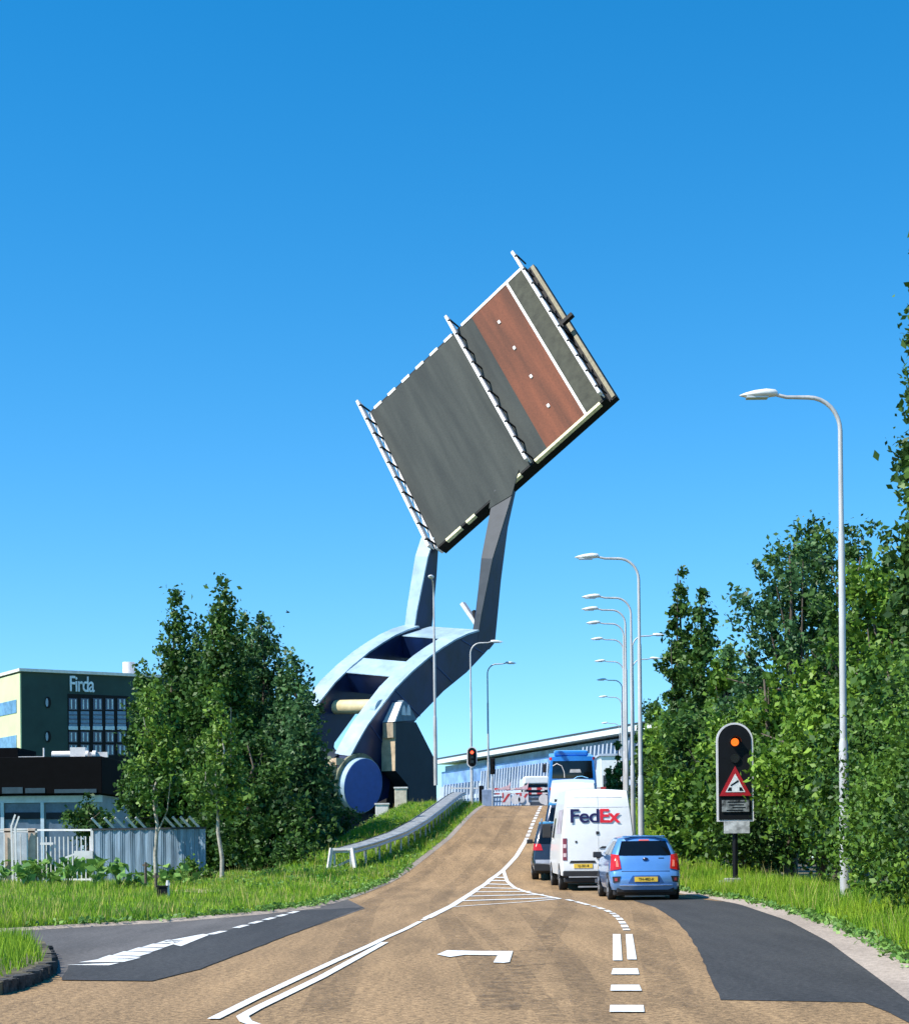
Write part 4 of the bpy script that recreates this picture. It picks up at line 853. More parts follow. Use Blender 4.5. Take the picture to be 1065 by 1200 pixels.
# --- white delivery van
e = empty('delivery_van', (3.84,45.6,0), 'white high-roof delivery van with purple and orange-red lettering on its rear doors', 'van')
def van_body(): return Body([.42,.55,.7,.9,1.1,1.3,1.5,1.7,1.9,2.1,2.3,2.45,2.56,2.64,2.70], 1.3, [(.42,.97),(.7,.99),(1.3,.985)], .83, [(.42,.02),(.55,0),(1.5,.02),(2.3,.09),(2.6,.16),(2.7,.26)], [(.42,5.85),(.7,5.9),(.9,5.85),(1.1,5.7),(1.3,5.3),(1.7,4.9),(2.3,4.5),(2.7,4.0)], [(0,2.70),(.1,2.72),(.7,2.72),(1,2.68)], crown=.05, bulge=.03, ends=.05)
vb = van_body(); vb.build(M_vw, e)
for z in (2.24,2.50): vb.rpatch('door_crease', [(-.84,z),(.84,z),(.84,z+.012),(-.84,z+.012)], mat('crease_grey', (.55,.55,.55), .5), e, .004, 8, .01)
vb.rpatch('door_seam', [(-.006,.66),(.006,.66),(.006,2.55),(-.006,2.55)], MATS['crease_grey'], e, .004, 8, .01)
for sd in (-1,1):
    q = [(sd*.84,.83),(sd*.955,.83),(sd*.95,1.42),(sd*.84,1.42)]; q = q if sd == 1 else [q[1], q[0], q[3], q[2]]
    tl = vb.rpatch('tail_lamp', q, mat('dark_red_lamp', (.22,.015,.03), .2, coat=.5), e, .012)
    for z in (.92,1.16):
        q = [(sd*.86,z),(sd*.94,z),(sd*.94,z+.1),(sd*.86,z+.1)]; q = q if sd == 1 else [q[1], q[0], q[3], q[2]]; vb.rpatch('lamp_segment', q, mat('pinkish_white_lens', (.75,.55,.55), .2), tl, .018, 2)
b = MB(); b.box((0,.03,.47), (1.9,.16,.16)); b.box((0,.06,.30), (1.86,.1,.14)); b.box((0,2.9,.36), (1.7,5.4,.3)); b.build('rear_bumper', M_trim, e, bevel=.03)
b = MB(); b.box((0,-.055,.385), (1.6,.03,.035)); b.box((0.05,.02,.12), (1.2,.05,.04)); b.build('step_bar', mat('bar_grey', (.4,.4,.41), .5, .3), e)
b = MB(); b.box((.1,.1,.28), (.4,.2,.12)); b.build('tow_hook', MATS['bar_grey'], e, bevel=.02)
vb.rpatch('plate_recess', [(-.78,.755),(-.06,.755),(-.10,.82),(-.74,.82)], M_trim, e, .012)
pt = vb.rpatch('number_plate', [(-.66,.62),(-.16,.62),(-.16,.735),(-.66,.735)], M_plate, e, .016, 3); plate_text('VJ-301-B', pt, -.41, interp(.68, vb.rear)-.05, .678)
vb.rpatch('door_handle', [(-.06,.88),(.12,.88),(.12,1.0),(-.02,1.0)], M_trim, e, .03); vb.rpatch('grab_handle', [(.02,1.15),(.28,1.15),(.19,1.20),(.10,1.20)], M_trim, e, .02)
vb.rpatch('rear_camera', [(-.06,1.52),(.02,1.52),(.02,1.60),(-.06,1.60)], M_trim, e, .02, 3); vb.rpatch('lock', [(-.62,1.30),(-.57,1.30),(-.57,1.35),(-.62,1.35)], M_trim, e, .015, 2)
M_pu = mat('logo_dark_purple', (.018,.012,.075), .4); M_or = mat('logo_orange_red', (.78,.02,.035), .4)
t1 = text_mesh('logo_lettering', 'Fed', .50, M_pu, e, .0075, .004, .93, 'LEFT'); t2 = text_mesh('logo_lettering', 'Ex', .50, M_or, e, .012, .004, .95, 'LEFT')
def fit_text(t, x0, x1, z0, z1, y, tilt=R(90)):
    xs = [v.co.x for v in t.data.vertices]; ys = [v.co.y for v in t.data.vertices]; sx = (x1-x0)/(max(xs)-min(xs)); sy = (z1-z0)/(max(ys)-min(ys)); mx_, my = min(xs), min(ys)
    for v in t.data.vertices: v.co.x = x0+(v.co.x-mx_)*sx; v.co.y = (v.co.y-my)*sy
    t.rotation_euler = (tilt,0,0); t.location = (0, y, z0)
sl_ = math.atan2(interp(2.2,vb.rear)-interp(1.85,vb.rear), .35)
fit_text(t1, -.735, .03, 1.83, 2.20, interp(1.83, vb.rear)-.045, R(90)-sl_); fit_text(t2, .055, .60, 1.83, 2.20, interp(1.83, vb.rear)-.045, R(90)-sl_)
vb.spatch('side_mark', -1, [(.08,1.55),(.5,1.55),(.5,2.2),(.08,2.2)], mat('faded_purple_panel', (.5,.45,.5), .5, var=.3, scale=3), e); vb.spatch('side_window', -1, [(.68,1.4),(.86,1.4),(.82,2.0),(.68,2.0)], M_glass, e); vb.spatch('side_window', 1, [(.68,1.4),(.86,1.4),(.82,2.0),(.68,2.0)], M_glass, e)
for sd in (-1,1): mirror(e, sd, 1.0, 4.7, 1.65, M_trim, .25, .4)
wheels(e, .985, (1.1,4.85), .34, .22)
# --- dark suv, dark people carrier, white van ahead
def simple_car(name, x, y, rz, lab, cat, m, L, hw_, H, belt, tl_, glass_lo, plate=None):
    e = empty(name, (x, y, h(y)), lab, cat, rz=rz); e.rotation_euler = (math.atan((h(y+3)-h(y))/3), 0, rz)
    B = Body([.3,.42,.55,.7,.85,belt-.08,belt, belt+(H-belt)*.3, belt+(H-belt)*.6, belt+(H-belt)*.85, H], belt, [(.3,hw_-.06),(.55,hw_),(belt,hw_-.05)], hw_-.24, [(.3,.05),(.55,0),(.7,.05),(belt,.14),(belt+(H-belt)*.6,.35),(H,.6)], [(.3,L-.05),(.55,L),(.85,L-.25),(belt,L-1.0),(H,L-2.1)], [(0,H-.03),(.3,H),(.7,H),(1,H-.05)])
    B.build(m, e); B.rpatch('rear_window', [(-hw_+.22,glass_lo),(hw_-.22,glass_lo),(hw_-.34,H-.1),(-hw_+.34,H-.1)], M_glass, e, .012)
    for sd in (-1,1):
        q = [(sd*(hw_-.35),tl_),(sd*(hw_-.04),tl_),(sd*(hw_-.07),tl_+.2),(sd*(hw_-.28),tl_+.2)]; q = q if sd == 1 else [q[1], q[0], q[3], q[2]]; t = B.rpatch('tail_lamp', q, M_tl, e, .02)
        B.spatch('side_window', sd, [(.12,belt+.03),(.42,belt+.03),(.42,H-.1),(.14,H-.1)], M_glass, e); B.spatch('side_window', sd, [(.44,belt+.03),(.78,belt+.03),(.62,H-.1),(.44,H-.1)], M_glass, e); mirror(e, sd, hw_-.02, L*.66, belt+.05, M_trim)
    pt = B.rpatch('number_plate', [(-.26,.72),(.26,.72),(.26,.83),(-.26,.83)], M_plate, e, .03, 2)
    b = MB(); b.box((0,.0,.42), (hw_*1.85,.12,.25)); b.box((0,L/2,.32), (hw_*1.8,L*.9,.2)); b.build('rear_bumper', M_trim, e, bevel=.03)
    wheels(e, hw_, (.85,L-.95), .35, .22); return e, B
M_dk = mat('dark_car_paint', (.03,.033,.045), .25, .3, coat=1); M_sv = mat('silver_roof', (.45,.47,.5), .35, .5)
e, B = simple_car('estate_car', 3.33, 53.2, R(-3), 'dark car with red tail lamp squeezed in front of the white delivery van', 'car', M_dk, 4.5, .93, 1.78, 1.05, .95, 1.15)
b = MB()
for sd in (-1,1): b.bar((sd*.62,.8,1.82),(sd*.60,3.0,1.84),.04,.04)
b.build('roof_rails', M_sv, e); B.rpatch('bumper_panel', [(-.8,.5),(.8,.5),(.82,.66),(-.82,.66)], mat('grey_bumper', (.35,.36,.4), .4, .3), e, .015)
simple_car('people_carrier', 4.0, 59.3, R(-4), 'dark high-roofed people carrier ahead of the dark car, mostly hidden by the white van', 'car', mat('navy_paint', (.02,.03,.06), .25, .3, coat=1), 4.9, .98, 2.15, 1.15, 1.0, 1.25)
e = empty('panel_van', (4.58,65.6,h(65.6)-.05), 'white panel van ahead, only its roof showing above the lettered delivery van', 'van', rz=R(-4)); e.rotation_euler = (R(4.3),0,R(-4))
v2 = van_body(); v2.build(M_vw, e); b = MB(); b.box((0,.03,.47), (1.9,.16,.2)); b.build('rear_bumper', M_trim, e, bevel=.03); wheels(e, .985, (1.1,4.85), .34, .22)
for sd in (-1,1):
    q = [(sd*.84,.83),(sd*.955,.83),(sd*.95,1.42),(sd*.84,1.42)]; q = q if sd == 1 else [q[1], q[0], q[3], q[2]]; v2.rpatch('tail_lamp', q, M_tl, e, .012)
v2.rpatch('rear_window', [(-.75,1.5),(-.08,1.5),(-.08,2.1),(-.72,2.1)], M_glass, e, .01); v2.rpatch('rear_window', [(.08,1.5),(.75,1.5),(.72,2.1),(.08,2.1)], M_glass, e, .01)
# --- blue bus
Yb = 88; cb = P(670.5, 905, Yb); e = empty('bus', (cb.x, Yb, h(Yb)-.02), 'blue bus with a wide dark rear window waiting at the barrier', 'bus', rz=R(-3))
e.rotation_euler = (R(3.8),0,R(-3)); M_bb = mat('bus_blue', (.02,.20,.62), .3, .1, var=.05, coat=.6)
bb = Body([.35,.6,1.0,1.4,1.8,2.2,2.6,2.8,2.95,3.05], 1.4, [(.35,1.22),(1.4,1.275)], 1.16, [(.35,.05),(1.0,0),(2.2,.04),(3.05,.15)], [(.35,11.9),(1.4,12),(3.05,11.8)], [(0,3.05),(1,3.05)], crown=.05, bulge=.06, ends=.06)
bb.build(M_bb, e); bb.rpatch('rear_window', [(-1.05,1.95),(1.05,1.95),(1.0,2.85),(-1.0,2.85)], M_glass, e, .012)
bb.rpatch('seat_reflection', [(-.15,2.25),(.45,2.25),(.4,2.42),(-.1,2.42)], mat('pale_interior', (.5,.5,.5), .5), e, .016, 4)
b = MB(); b.box((-.05,1.6,3.22), (1.75,2.6,.28)); b.build('roof_unit', M_bb, e, bevel=.08)
bb.rpatch('engine_grille', [(-1.0,.6),(1.0,.6),(1.0,1.2),(-1.0,1.2)], M_trim, e, .01)
for sd in (-1,1):
    for z in (.75,1.35,2.9):
        q = [(sd*1.05,z),(sd*1.18,z),(sd*1.18,z+.14),(sd*1.05,z+.14)]; q = q if sd == 1 else [q[1], q[0], q[3], q[2]]; bb.rpatch('tail_lamp', q, M_tl, e, .012, 2)
    bb.spatch('side_window', sd, [(.03,1.5),(.97,1.5),(.97,2.7),(.03,2.7)], M_glass, e)
    b = MB(); b.box((sd*1.42,11.7,2.2), (.22,.15,.5)); b.build('wing_mirror', M_trim, e, bevel=.04)
b = MB()
pts = [(-1.0,-.09,1.98)] + [(-1.0+.42*(1-math.cos(a))*.9, -.09, 2.0+.72*math.sin(a)) for a in [math.pi*k/12 for k in range(1,9)]]; b.tube([(-1.0,-.09,2.6),(-.8,-.09,2.72),(-.55,-.09,2.6),(-.42,-.09,2.3),(-.4,-.09,2.0)], .025, 6); b.build('mirrored_arc', M_railw, e)  # white tube stands in for a curve mirrored in the rear window
b = MB(); b.tube([(.05,-.09,1.9),(.25,-.09,2.03),(.5,-.09,2.05),(.8,-.09,1.95)], .03, 6); b.build('wiper', mat('light_blue', (.2,.5,.8), .4), e)
wheels(e, 1.26, (2.6,9.2), .48, .3)
# --- oncoming truck beyond the bridge gap
strip('far_road', M_grey, 129, 240, lambda y: XL(y) if y < 140 else XL(140)+.02*(y-140), lambda y: (XR(y) if y < 140 else XR(140)), .0, 4)
def Tf_(x, y): return h(y)
b = MB(); rows = []
for i in range(29):
    y = 129 + i*4; rows.append([(x, y, 3.42 if 2 < x < 14 else -.1) for x in (-14,-6,1.9,2.1,13.9,14.1,22,30)])
for r in rows:
    for k, p in enumerate(r): r[k] = (p[0], p[1], {0:-.1,1:1.6,2:3.40,3:3.40,4:3.40,5:3.40,6:1.6,7:-.1}[k])
b.grid(rows, False); b.build('far_embankment', M_turf, kind='structure')
b = MB(); b.prism([(-2,129,-1.4),(17,129,-1.4),(17,129.6,-1.4),(-2,129.6,-1.4)], (0,0,4.75)); b.build('far_abutment', M_conc, kind='structure')
Yt = 134; ct = P(629, 925, Yt); e = empty('truck', (ct.x, Yt, 3.45), 'white truck facing the camera beyond the open bridge, left of the bus', 'truck')
b = MB(); b.box((0,4,1.9), (2.1,7,1.9)); b.build('cargo_box', M_vw, e, bevel=.05)
b = MB(); b.prism([(-1.0,-.1,.35),(-1.0,1.6,.35),(-1.0,1.6,2.3),(-1.0,.35,2.3),(-1.0,0,1.35)], (2.0,0,0)); cab = b.build('cab', mat('cab_dark', (.05,.055,.07), .4), e, bevel=.05)
b = MB(); b.prism([(-.85,.01,1.45),(.85,.01,1.45),(.8,.30,2.2),(-.8,.30,2.2)], (0,-.03,0)); b.build('windscreen', M_glass, cab)
b = MB(); b.box((0,.9,2.62), (1.95,1.5,.62)); b.build('roof_deflector', M_vw, e, bevel=.1)
b = MB(); b.box((.45,-.02,1.9), (.3,.04,.3)); b.build('sticker', M_railw, cab)
for s in (-1,1):
    b = MB(); b.disc((s*.75,-.12,.7), .2, (0,-1,0), .05); b.build('headlight', M_railw, cab); b = MB(); b.box((s*1.15,.2,1.7), (.15,.12,.45)); b.build('wing_mirror', M_trim, cab)
b = MB(); b.box((0,-.14,.45),(1.9,.1,.25)); b.build('bumper', M_trim, cab); wheels(e, 1.0, (.9,5.5), .42, .26, False)

# ------------------------------------------------------------------ far striped hall building
HL = P(511, 891, 274); HR0 = P(790, 842, 188); ex = Vector((HR0.x-HL.x, HR0.y-HL.y, 0)); Lh = ex.length; ex.normalize(); ny = Vector((ex.y, -ex.x, 0))
if ny.y > 0: ny = -ny
Hh = 14.2; Lt = Lh*1.25
e = empty('exhibition_hall', (HL.x, HL.y, 0), 'long pale hall with white slanted fins and blue glazing behind the bridge', 'building'); oh = tuple(e.location)
Lb = Vector((HL.x, HL.y, 0)); zl_, zr_ = HL.z, HR0.z
def zroof(s): return zl_ + (zr_-zl_)*s/Lh
def hb_(b, s0, s1, z0, z1, d0, d1, z1b=None, z0b=None):
    z1b = z1 if z1b is None else z1b; z0b = z0 if z0b is None else z0b
    b.prism([Lb+ex*s0+ny*d0+Vector((0,0,z0)), Lb+ex*s1+ny*d0+Vector((0,0,z0b)), Lb+ex*s1+ny*d0+Vector((0,0,z1b)), Lb+ex*s0+ny*d0+Vector((0,0,z1))], ny*(d1-d0))
M_hb = mat('hall_blue_glass', (.22,.38,.72), .4, var=.3, scale=.25); M_hw = mat('hall_hazy_white', (.46,.51,.62), .6, var=.08, scale=.3); M_hg = mat('hall_grey_blue', (.33,.43,.58), .6, var=.25, scale=.2); M_hd = mat('hall_dark', (.05,.06,.08), .6)  # distance haze put into the colours, bluish with low contrast
b = MB(); hb_(b, 0, Lt, 0, zroof(0)-1, -30, -1.5, zroof(Lt)-1); b.build('wall', M_hg, e, oh)
b = MB(); hb_(b, -1, Lt, zroof(0)-.7, zroof(0), -30, .4, zroof(Lt), zroof(Lt)-.7); b.build('roof', M_vw, e, oh)
b = MB(); hb_(b, -1, Lt, zroof(0)+.02, zroof(0)+.2, -29, .5, zroof(Lt)+.2, zroof(Lt)+.02); b.build('roof_top', M_hd, e, oh)
b = MB(); hb_(b, 0, Lt, 9.3, 12.4, -1.5, -.9, 12.4); b.build('upper_glazing', M_hb, e, oh)
b = MB(); hb_(b, 0, Lt, 5.6, 7.8, -.9, -.3); b.build('lower_glazing', M_hb, e, oh)
b = MB()
for s0, s1 in ((1,9),(20,34),(36,40),(60,68),(80,100)): hb_(b, s0, s1, 7.8, 9.9, -1.2, -.2)
hb_(b, 0, Lt, 7.7, 8.3, -1.2, -.1); hb_(b, 0, Lt, 5.2, 5.7, -.9, 0); b.build('white_parapet', M_hw, e, oh)
fins = []
for lo, hi, s0, s1, st in ((5.8,10.2,3,22,1.5),(8.4,11.6,22,60,1.15),(5.8,7.7,24,100,1.2),(8.6,12.9,62,108,1.3),(4.0,5.6,8,100,2.2)):
    s = s0
    while s < s1: fins.append((s, lo, hi)); s += st
b = MB()
for s, lo, hi in fins[:]:
    b.prism([Lb+ex*s+ny*0.0+Vector((0,0,lo)), Lb+ex*(s+.45)+Vector((0,0,lo)), Lb+ex*(s+.45+.45*(hi-lo)*.5)+Vector((0,0,hi)), Lb+ex*(s+.45*(hi-lo)*.5)+Vector((0,0,hi))], -ny*.5)
fo = b.build('slanted_fins', M_hw, e, oh); fo['kind'] = 'stuff'
b = MB(); hb_(b, 14, 34, 3.6, 4.8, -.5, .2); hb_(b, 40, 60, 3.4, 4.8, -.5, .2); b.build('ground_window', mat('hall_deep_blue', (.03,.09,.25), .3), e, oh)
# white outbuilding right of the bus
p0 = P(704, 925, 150); p1 = P(729, 886, 150); e = empty('white_kiosk', (p0.x, 150, 2), 'plain white building block beyond the bridge right of the bus', 'building')
b = MB(); b.box(((p0.x+p1.x)/2, 152, (p0.z-3+p1.z)/2), (p1.x-p0.x, 4, p1.z-p0.z+3)); b.build('wall', M_vw, e, tuple(e.location), bevel=.05)
b = MB(); b.box(((p0.x+p1.x)/2, 152, p1.z+.1), (p1.x-p0.x+.3, 4.3, .2)); b.build('roof', M_hw, e, tuple(e.location))
b = MB(); b.box(((p0.x+p1.x)/2-.4, 149.96, p0.z+.6), (.7, .06, 1.2)); b.build('door', M_hd, e, tuple(e.location))
# small conifer and far tree line
for px, top, Y, r, lab in ((724,880,120,.8,'slim dark conifer beyond the bridge right of the bus'),(714,900,125,.5,'tiny dark conifer between the bus and the lamp posts')):
    H, X = place_top(px, top, Y, 1.5); tree('conifer', X, Y, 1.5, spire(H, r, .3, 6, 0, 5), 2600, .3, M_l2, lab, group='conifers beyond the bridge', clump=.2)
for i in range(26):
    x = -190 + i*6.2 + rnd.uniform(-2,2); 
    if -48 < x < -18 or x > -14: pass
    Y = 215 + rnd.uniform(-12,12); 
    if x > -24: continue
    tree('background_tree', x, Y, 0, bushy(rnd.uniform(6,9), 3.6, i+200, 7, 0), 900, .8, M_l2, 'dark tree in the distant row behind the left grove and buildings', group='distant trees on the left', clump=.9)

# ------------------------------------------------------------------ left buildings
# green school building
C0 = P(25, 787, 160); Cr = P(145, 792, 165.5); ex1 = Vector((Cr.x-C0.x, Cr.y-C0.y, 0)).normalized(); ex2 = Vector((-ex1.y, ex1.x, 0)); 
H1 = C0.z; e = empty('college_building', (C0.x, C0.y, 0), 'dark green block building with white name lettering, behind the black flat-roofed building', 'building'); oc = tuple(e.location)
Cb = Vector((C0.x, C0.y, 0)); L1, L2 = 26, 20; nf = Vector((ex1.y, -ex1.x, 0)); nl = -ex1
if nf.y > 0: nf = -nf
def onf(px, py):
    rx, rz = ray(px, py); Mx = Matrix((Vector((rx,1,rz)), -ex1, -Zv)).transposed(); s = Mx.inverted() @ (Cb - Vector((0,0,CAMZ))); return s[1], s[2]
def onl(px, py):
    rx, rz = ray(px, py); Mx = Matrix((Vector((rx,1,rz)), -ex2, -Zv)).transposed(); s = Mx.inverted() @ (Cb - Vector((0,0,CAMZ))); return s[1], s[2]
M_gd = mat('dark_green_cladding', (.018,.048,.042), .7, var=.12, scale=.5); M_yg = mat('sunlit_green_render', (.58,.62,.36), .8, var=.05, scale=.5)  # front is its own dark green, unlit; side has sunlight in its colour
b = MB(); b.prism([Cb, Cb+ex1*L1, Cb+ex1*L1+ex2*L2, Cb+ex2*L2], (0,0,H1)); b.build('wall', M_gd, e, oc)
b = MB(); b.prism([Cb+nl*.03+Vector((0,0,0)), Cb+ex2*L2+nl*.03, Cb+ex2*L2+nl*.03+Vector((0,0,H1-.15)), Cb+nl*.03+Vector((0,0,H1-.15))], nl*.12); b.build('side_wall', M_yg, e, oc)
b = MB(); b.prism([Cb+nl*.3+nf*.3+Vector((0,0,H1)), Cb+ex1*L1+nf*.3+Vector((0,0,H1)), Cb+ex1*L1+ex2*L2+Vector((0,0,H1)), Cb+ex2*L2+nl*.3+Vector((0,0,H1))], (0,0,.28)); b.build('roof', M_railw, e, oc)
def rectf(b, p0, p1, d0=.02, d1=.08):
    s0, z0 = onf(*p0); s1, z1 = onf(*p1); b.prism([Cb+ex1*s0+nf*d0+Vector((0,0,z0)), Cb+ex1*s1+nf*d0+Vector((0,0,z0)), Cb+ex1*s1+nf*d0+Vector((0,0,z1)), Cb+ex1*s0+nf*d0+Vector((0,0,z1))], nf*(d1-d0)); return b
M_wn = mat('window_navy', (.02,.04,.10), .2, var=.3, scale=.8, coat=.5); M_bl = mat('window_blinds', (.16,.26,.38), .5, var=.15); M_sl = mat('white_sill', (.6,.68,.75), .6)
b = rectf(MB(), (80,890), (150,816), .01, .05); b.build('glazing_field', M_black, e, oc)
cols = [(80.5,90),(94.5,104),(109,119),(123.5,133),(137.5,147)]
for x0, x1 in cols:
    for (ya, yb_) in ((832,819),(870,858),(885,873)):
        wo = rectf(MB(), (x0,ya), (x1,yb_), .05, .10).build('window', M_wn, e, oc)
        b = MB(); xm = (x0+x1)/2
        for q in (-2.6, 2.2): rectf(b, (xm+q,ya-1), (xm+q+1.3,yb_+1), .11, .13)
        b.build('curtain', M_sl, wo, oc)
    bo_ = rectf(MB(), (x0,851), (x1,834), .05, .09).build('blind', M_bl, e, oc); b = MB()
    for yy in (838,843,848): rectf(b, (x0,yy+.6), (x1,yy-.6), .10, .12)
    b.build('blind_slats', M_wn, bo_, oc); rectf(MB(), (x0-.5,855.5), (x1+.5,851.5), .05, .16).build('sill', M_sl, e, oc)
for y_ in (823.5, 863.5):
    s0, z0 = onf(56, y_); b = MB(); b.disc(Cb+ex1*s0+nf*.02+Vector((0,0,z0)), .55, nf, .08, 20, rx=.28); po = b.build('porthole', M_black, e, oc)
    s0, z0 = onf(54.5, y_); b = MB(); b.disc(Cb+ex1*s0+nf*.11+Vector((0,0,z0)), .4, nf, .03, 16, rx=.13); b.build('porthole_glint', mat('glass_grey_blue', (.28,.36,.45), .2), po, oc)
for y0_, y1_ in ((836,819.5),(878,861)):
    s1, z1_ = onl(21.5, (y0_+y1_)/2); hz = .62; b = MB()
    b.prism([Cb+ex2*s1+nl*.16+Vector((0,0,z1_-hz)), Cb+ex2*(L2-1)+nl*.16+Vector((0,0,z1_-hz)), Cb+ex2*(L2-1)+nl*.16+Vector((0,0,z1_+hz)), Cb+ex2*s1+nl*.16+Vector((0,0,z1_+hz))], nl*.04); b.build('window', mat('window_sky', (.12,.25,.42), .2, var=.3, scale=1, coat=.5), e, oc)
t = text_mesh('name_lettering', 'Firda', 1.6, mat('sign_white', (.72,.8,.9), .5), e, .015, .05, .9, 'LEFT')
s0, z0 = onf(81.5, 810.5); s1, z1_ = onf(110, 793.5); xs = [v.co.x for v in t.data.vertices]; ys = [v.co.y for v in t.data.vertices]
for v in t.data.vertices: v.co.x = (v.co.x-min(xs))/(max(xs)-min(xs))*(s1-s0); v.co.y = (v.co.y-min(ys))/(max(ys)-min(ys))*(z1_-z0)
t.matrix_local = Matrix.Translation(ex1*s0+nf*.12+Vector((0,0,z0))) @ Matrix((ex1, Zv, nf)).transposed().to_4x4()
pt = P(151, 788, 172); b = MB(); b.tube([(pt.x,pt.y,H1),(pt.x,pt.y,pt.z+1.0)], .62, 18); o = b.build('roof_tank', M_railw, e, oc)
# black flat-roofed building
Yd = 90; a = P(-60, 932, Yd); c = P(121, 888, Yd); e = empty('flat_roof_building', (a.x, Yd, 0), 'low building with a black fascia and grey-blue garage doors behind the left fence', 'building'); od = tuple(e.location)
x0, x1 = a.x, c.x; zt_ = c.z; zf = P(60,932,Yd).z
b = MB(); b.box(((x0+x1)/2, Yd+6.3, zf/2), (x1-x0-.6, 12, zf)); b.build('wall', mat('blue_grey_wall', (.26,.33,.40), .7, var=.1), e, od)
b = MB(); b.box(((x0+x1)/2, Yd+6, (zt_+zf)/2+.05), (x1-x0, 12.8, zt_-zf)); f_ = b.build('fascia', mat('black_fascia', (.003,.003,.004), .9, spec=.1), e, od, bevel=.03)
b = MB(); b.box((P(4,885,Yd).x-.8, Yd+3, zt_+.25), (2.6,4,.75)); b.build('roof_box', MATS['black_fascia'], e, od)
for p0, p1, nm in (((5,930.5),(29,923),'dark_window'),((32,930),(55,924),'dark_window'),((66,930),(115,925),'dark_window')):
    q0, q1 = P(*p0, Yd), P(*p1, Yd); b = MB(); b.box(((q0.x+q1.x)/2, Yd-.42, (q0.z+q1.z)/2), (q1.x-q0.x,.04,q1.z-q0.z)); b.build('fascia_window', mat('dim_window', (.03,.05,.07), .25), f_, od)
M_fr = mat('frame_blue_white', (.50,.60,.70), .6, var=.08)
q0, q1 = P(0,940,Yd), P(119,933.5,Yd); b = MB(); b.box(((x0+q1.x)/2, Yd+.2, (q0.z+q1.z)/2), (q1.x-x0,.12,.35)); b.build('lintel', M_fr, e, od)
for pa, pb_ in ((-50,0),(4.5,47),(53,94)):
    q0, q1 = P(pa,975,Yd), P(pb_,941.5,Yd); b = MB(); b.box(((q0.x+q1.x)/2, Yd+.26, q1.z/2), (q1.x-q0.x,.08,q1.z)); g_ = b.build('garage_door', mat('garage_blue', (.10,.15,.22), .5), e, od)
    b = MB(); b.box(((q0.x+q1.x)/2, Yd+.2, q1.z-.65), (q1.x-q0.x-.02,.05,.35)); b.build('door_window', mat('dim_door_glass', (.01,.015,.025), .5, spec=.2), g_, od)
    for q_ in (q1.x+.08,): b = MB(); b.box((q_, Yd+.17, q1.z/2), (.18,.14,q1.z+.1)); b.build('door_post', M_fr, e, od)
b = MB(); q0 = P(56,887,Yd); q1 = P(122,887,Yd)
b.tube([(q0.x,Yd+1,zt_+.22),(q0.x+1.0,Yd+1,zt_+.22)], .2, 12); b.bar((q0.x+.9,Yd+1,zt_+.2),(q1.x,Yd+1,zt_+.2),.25,.28); b.box((P(87,884,Yd).x,Yd+1.2,zt_+.35),(.8,.8,.5)); b.tube([(P(97,887,Yd).x,Yd+.8,zt_+.2),(P(100,887,Yd).x,Yd+.8,zt_+.2)],.22,12); b.tube([(P(105,887,Yd).x,Yd+.8,zt_+.2),(P(109,887,Yd).x,Yd+.8,zt_+.2)],.22,12); b.build('roof_duct', M_railw, e, od)
b = MB(); q = P(46,880,Yd); b.tube([(q.x,Yd+1,zt_),(q.x,Yd+1,q.z+.2)], .05, 6); b.bar((P(16,888,Yd).x,Yd+1,zt_+.1),(q.x,Yd+1,zt_+.1),.05,.1); b.build('roof_vent_pipe', M_railw, e, od)
# fences
Yf = 55.0
fa, fb = P(109,973,55.4), P(241,972,54.0); gz = .12; e = empty('corrugated_fence', (fa.x, fa.y, gz), 'weathered grey-blue corrugated metal fence topped by slanting barbed-wire arms', 'fence'); of = tuple(e.location)
n = 66; pz = fa.z; b = MB(); rows = []
for i in range(n*2+1):
    t = i/(n*2); x = fa.x+(fb.x-fa.x)*t; y = fa.y+(fb.y-fa.y)*t; k_ = (i//2) % 6; off = [.0,.0,.0,.05,.05,.05][k_] + (0.02 if i % 4 < 2 else 0); rows.append([(x, y-off, gz-.2), (x, y-off, pz)])
b.grid(rows, False); b.build('sheeting', mat('weathered_corrugated', (.20,.27,.34), .5, .25, var=.28, scale=2.2, streak=(3,3,.25)), e, of)
b = MB(); b.bar((fa.x,fa.y-.03,pz+.02),(fb.x,fb.y-.03,pz+.02),.12,.06); b.build('top_rail', M_trim, e, of)
for px in (122,137,150,163,174,208,217,226,236):
    t = (px-109)/(241-109); x = fa.x+(fb.x-fa.x)*t; y = fa.y+(fb.y-fa.y)*t; b = MB(); b.bar((x,y+.05,pz-.05),(x-.36,y-.15,pz+.38),.05,.07); b.build('wire_arm', M_railw, e, of)
b = MB()
for zz in (.18,.36):
    pts = []
    for i in range(25): t = i/24; k_ = zz/.38; pts.append((fa.x+(fb.x-fa.x)*t-.36*k_, fa.y+(fb.y-fa.y)*t-.2*k_, pz+zz+rnd.uniform(-.01,.01)))
    b.tube(pts, .0035, 4, False)
b.build('barbed_wire', M_black, e, of)
ga, gb = P(44,973,56), P(108,973,55.4); e = empty('barred_gate', (ga.x, ga.y, gz), 'white-grey gate of upright metal bars left of the corrugated fence', 'gate'); og2 = tuple(e.location)
b = MB(); b.bar((ga.x,ga.y,ga.z),(gb.x,gb.y,gb.z),.05,.06); b.bar((ga.x,ga.y,.25),(gb.x,gb.y,.25),.05,.06); b.bar((gb.x,gb.y,0),(gb.x,gb.y,gb.z+.05),.09,.09); b.build('frame', M_railw, e, og2)
for i in range(13):
    t = i/12.5; x = ga.x+(gb.x-ga.x)*t; y = ga.y+(gb.y-ga.y)*t; b = MB(); b.box((x,y,.85),(.035,.035,1.6)); b.build('bar', M_railw, e, og2)
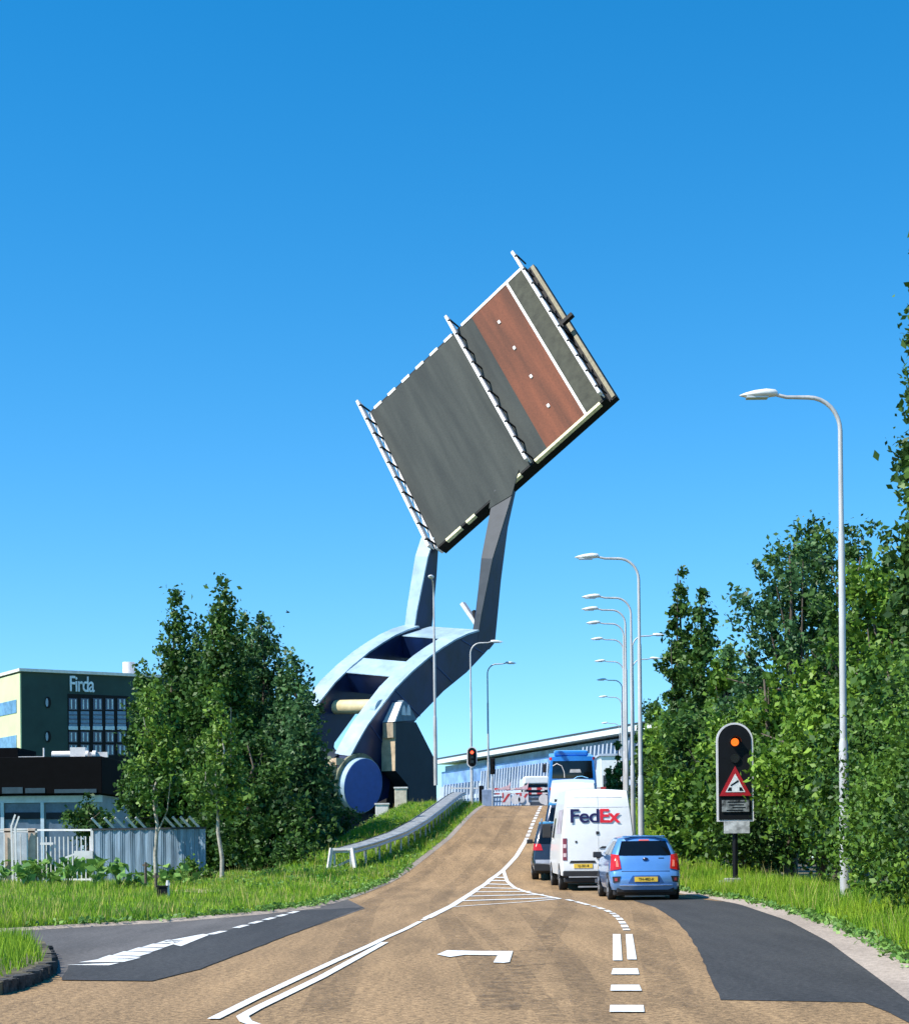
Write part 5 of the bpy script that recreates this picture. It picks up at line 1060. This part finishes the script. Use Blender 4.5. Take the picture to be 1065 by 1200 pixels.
b = MB(); q = P(98,1002,55.3); b.box((q.x,q.y,q.z),(.6,.08,.25)); b.bar((q.x-.3,q.y,q.z+.02),(q.x-.75,q.y,q.z-.15),.05,.06); b.build('lock_box', M_railw, e, og2)
b = MB(); q = P(55,989,55.8); b.box((q.x,q.y-.03,q.z),(.42,.04,.08)); b.build('gate_plate', M_railw, e, og2)
e = empty('bar_fence', (P(5,973,57).x, 57, gz), 'pale bar fence with two beige concrete posts at the left edge', 'fence'); o3 = tuple(e.location)
for px in (10,38): q = P(px,973,56.6); b = MB(); b.box((q.x,56.6,q.z/2+.05),(.27,.25,q.z)); b.build('concrete_post', mat('beige_post', (.55,.42,.33), .8), e, o3, bevel=.02)
for px in (-10,-2,5,15.5,24,32): q = P(px,977,56.4); b = MB(); b.box((q.x,56.4,q.z/2),(.04,.04,q.z)); b.build('bar', M_railw, e, o3)
for px, top in ((15,955),(19.5,957)): q = P(px,top,56.2); b = MB(); b.bar((q.x-.02,56.2,0),(q.x-.05,56.2,q.z-.35),.06,.06); b.bar((q.x-.05,56.2,q.z-.37),(q.x+.08,56.2,q.z),.05,.05); b.build('wire_post', M_railw, e, o3)
b = MB(); b.bar((P(-15,975,56.5)),(P(44,975,56.5)),.05,.05); b.build('top_rail', M_railw, e, o3)
q0 = P(-40,974,59); q1 = P(34,974,59); e = empty('grey_wall_panel', (q0.x,59,0), 'pale grey-blue low wall behind the bar fence at the left edge', 'wall'); b = MB(); b.box(((q0.x+q1.x)/2,59,q0.z/2),(q1.x-q0.x,.15,q0.z)); b.build('panel', mat('pale_panel', (.45,.48,.52), .7, var=.15), e, tuple(e.location)); b = MB(); b.box(((q0.x+q1.x)/2,59,q0.z+.03),(q1.x-q0.x,.22,.07)); b.build('coping', M_railw, e, tuple(e.location))
# small posts in the grass
for px, py, hh_, lab, m in ((171,1050,.75,'short dark wooden post in the verge grass','d'),(183,1054,.5,'lower dark wooden post beside a taller one in the verge grass','d'),(197,1062,.42,'short white post standing in the verge grass','w'),(191,1062,.25,'small black box on the verge by the white post','b')):
    x, y = G(px, py); z = Tl(x, y); b = MB()
    if m == 'b': b.box((0,0,.15),(.22,.2,.24)); b.box((0,0,.29),(.26,.24,.03))
    else: b.tube([(0,0,-.1),(0,0,hh_)], [.045,.035], 8); b.box((0,0,hh_-.08),(.16 if m == 'd' else .09,.05,.06))
    o = b.build('marker_post' if m != 'b' else 'meter_box', {'d':M_bark,'w':M_railw,'b':M_black}[m], None, (0,0,0), label=lab, cat='post' if m != 'b' else 'box'); o.location = (x,y,z)
# bird
q = P(337,717.5,150); b = MB()
secs = [[(x, r*math.cos(a), r*math.sin(a)) for a in [2*math.pi*k/8 for k in range(9)]] for x, r in ((-.18,.005),(-.1,.05),(0,.08),(.1,.06),(.17,.035),(.22,.005))]; b.grid(secs)
for s in (-1,1): b.prism([(-.04,s*.05,.03),(.07,s*.05,.03),(.0,s*.42,.10),(-.06,s*.42,.10)], (0,0,.01))
o = b.build('bird', M_black, None, (0,0,0), label='tiny dark bird flying in the sky left of the bridge', cat='bird'); o.location = q
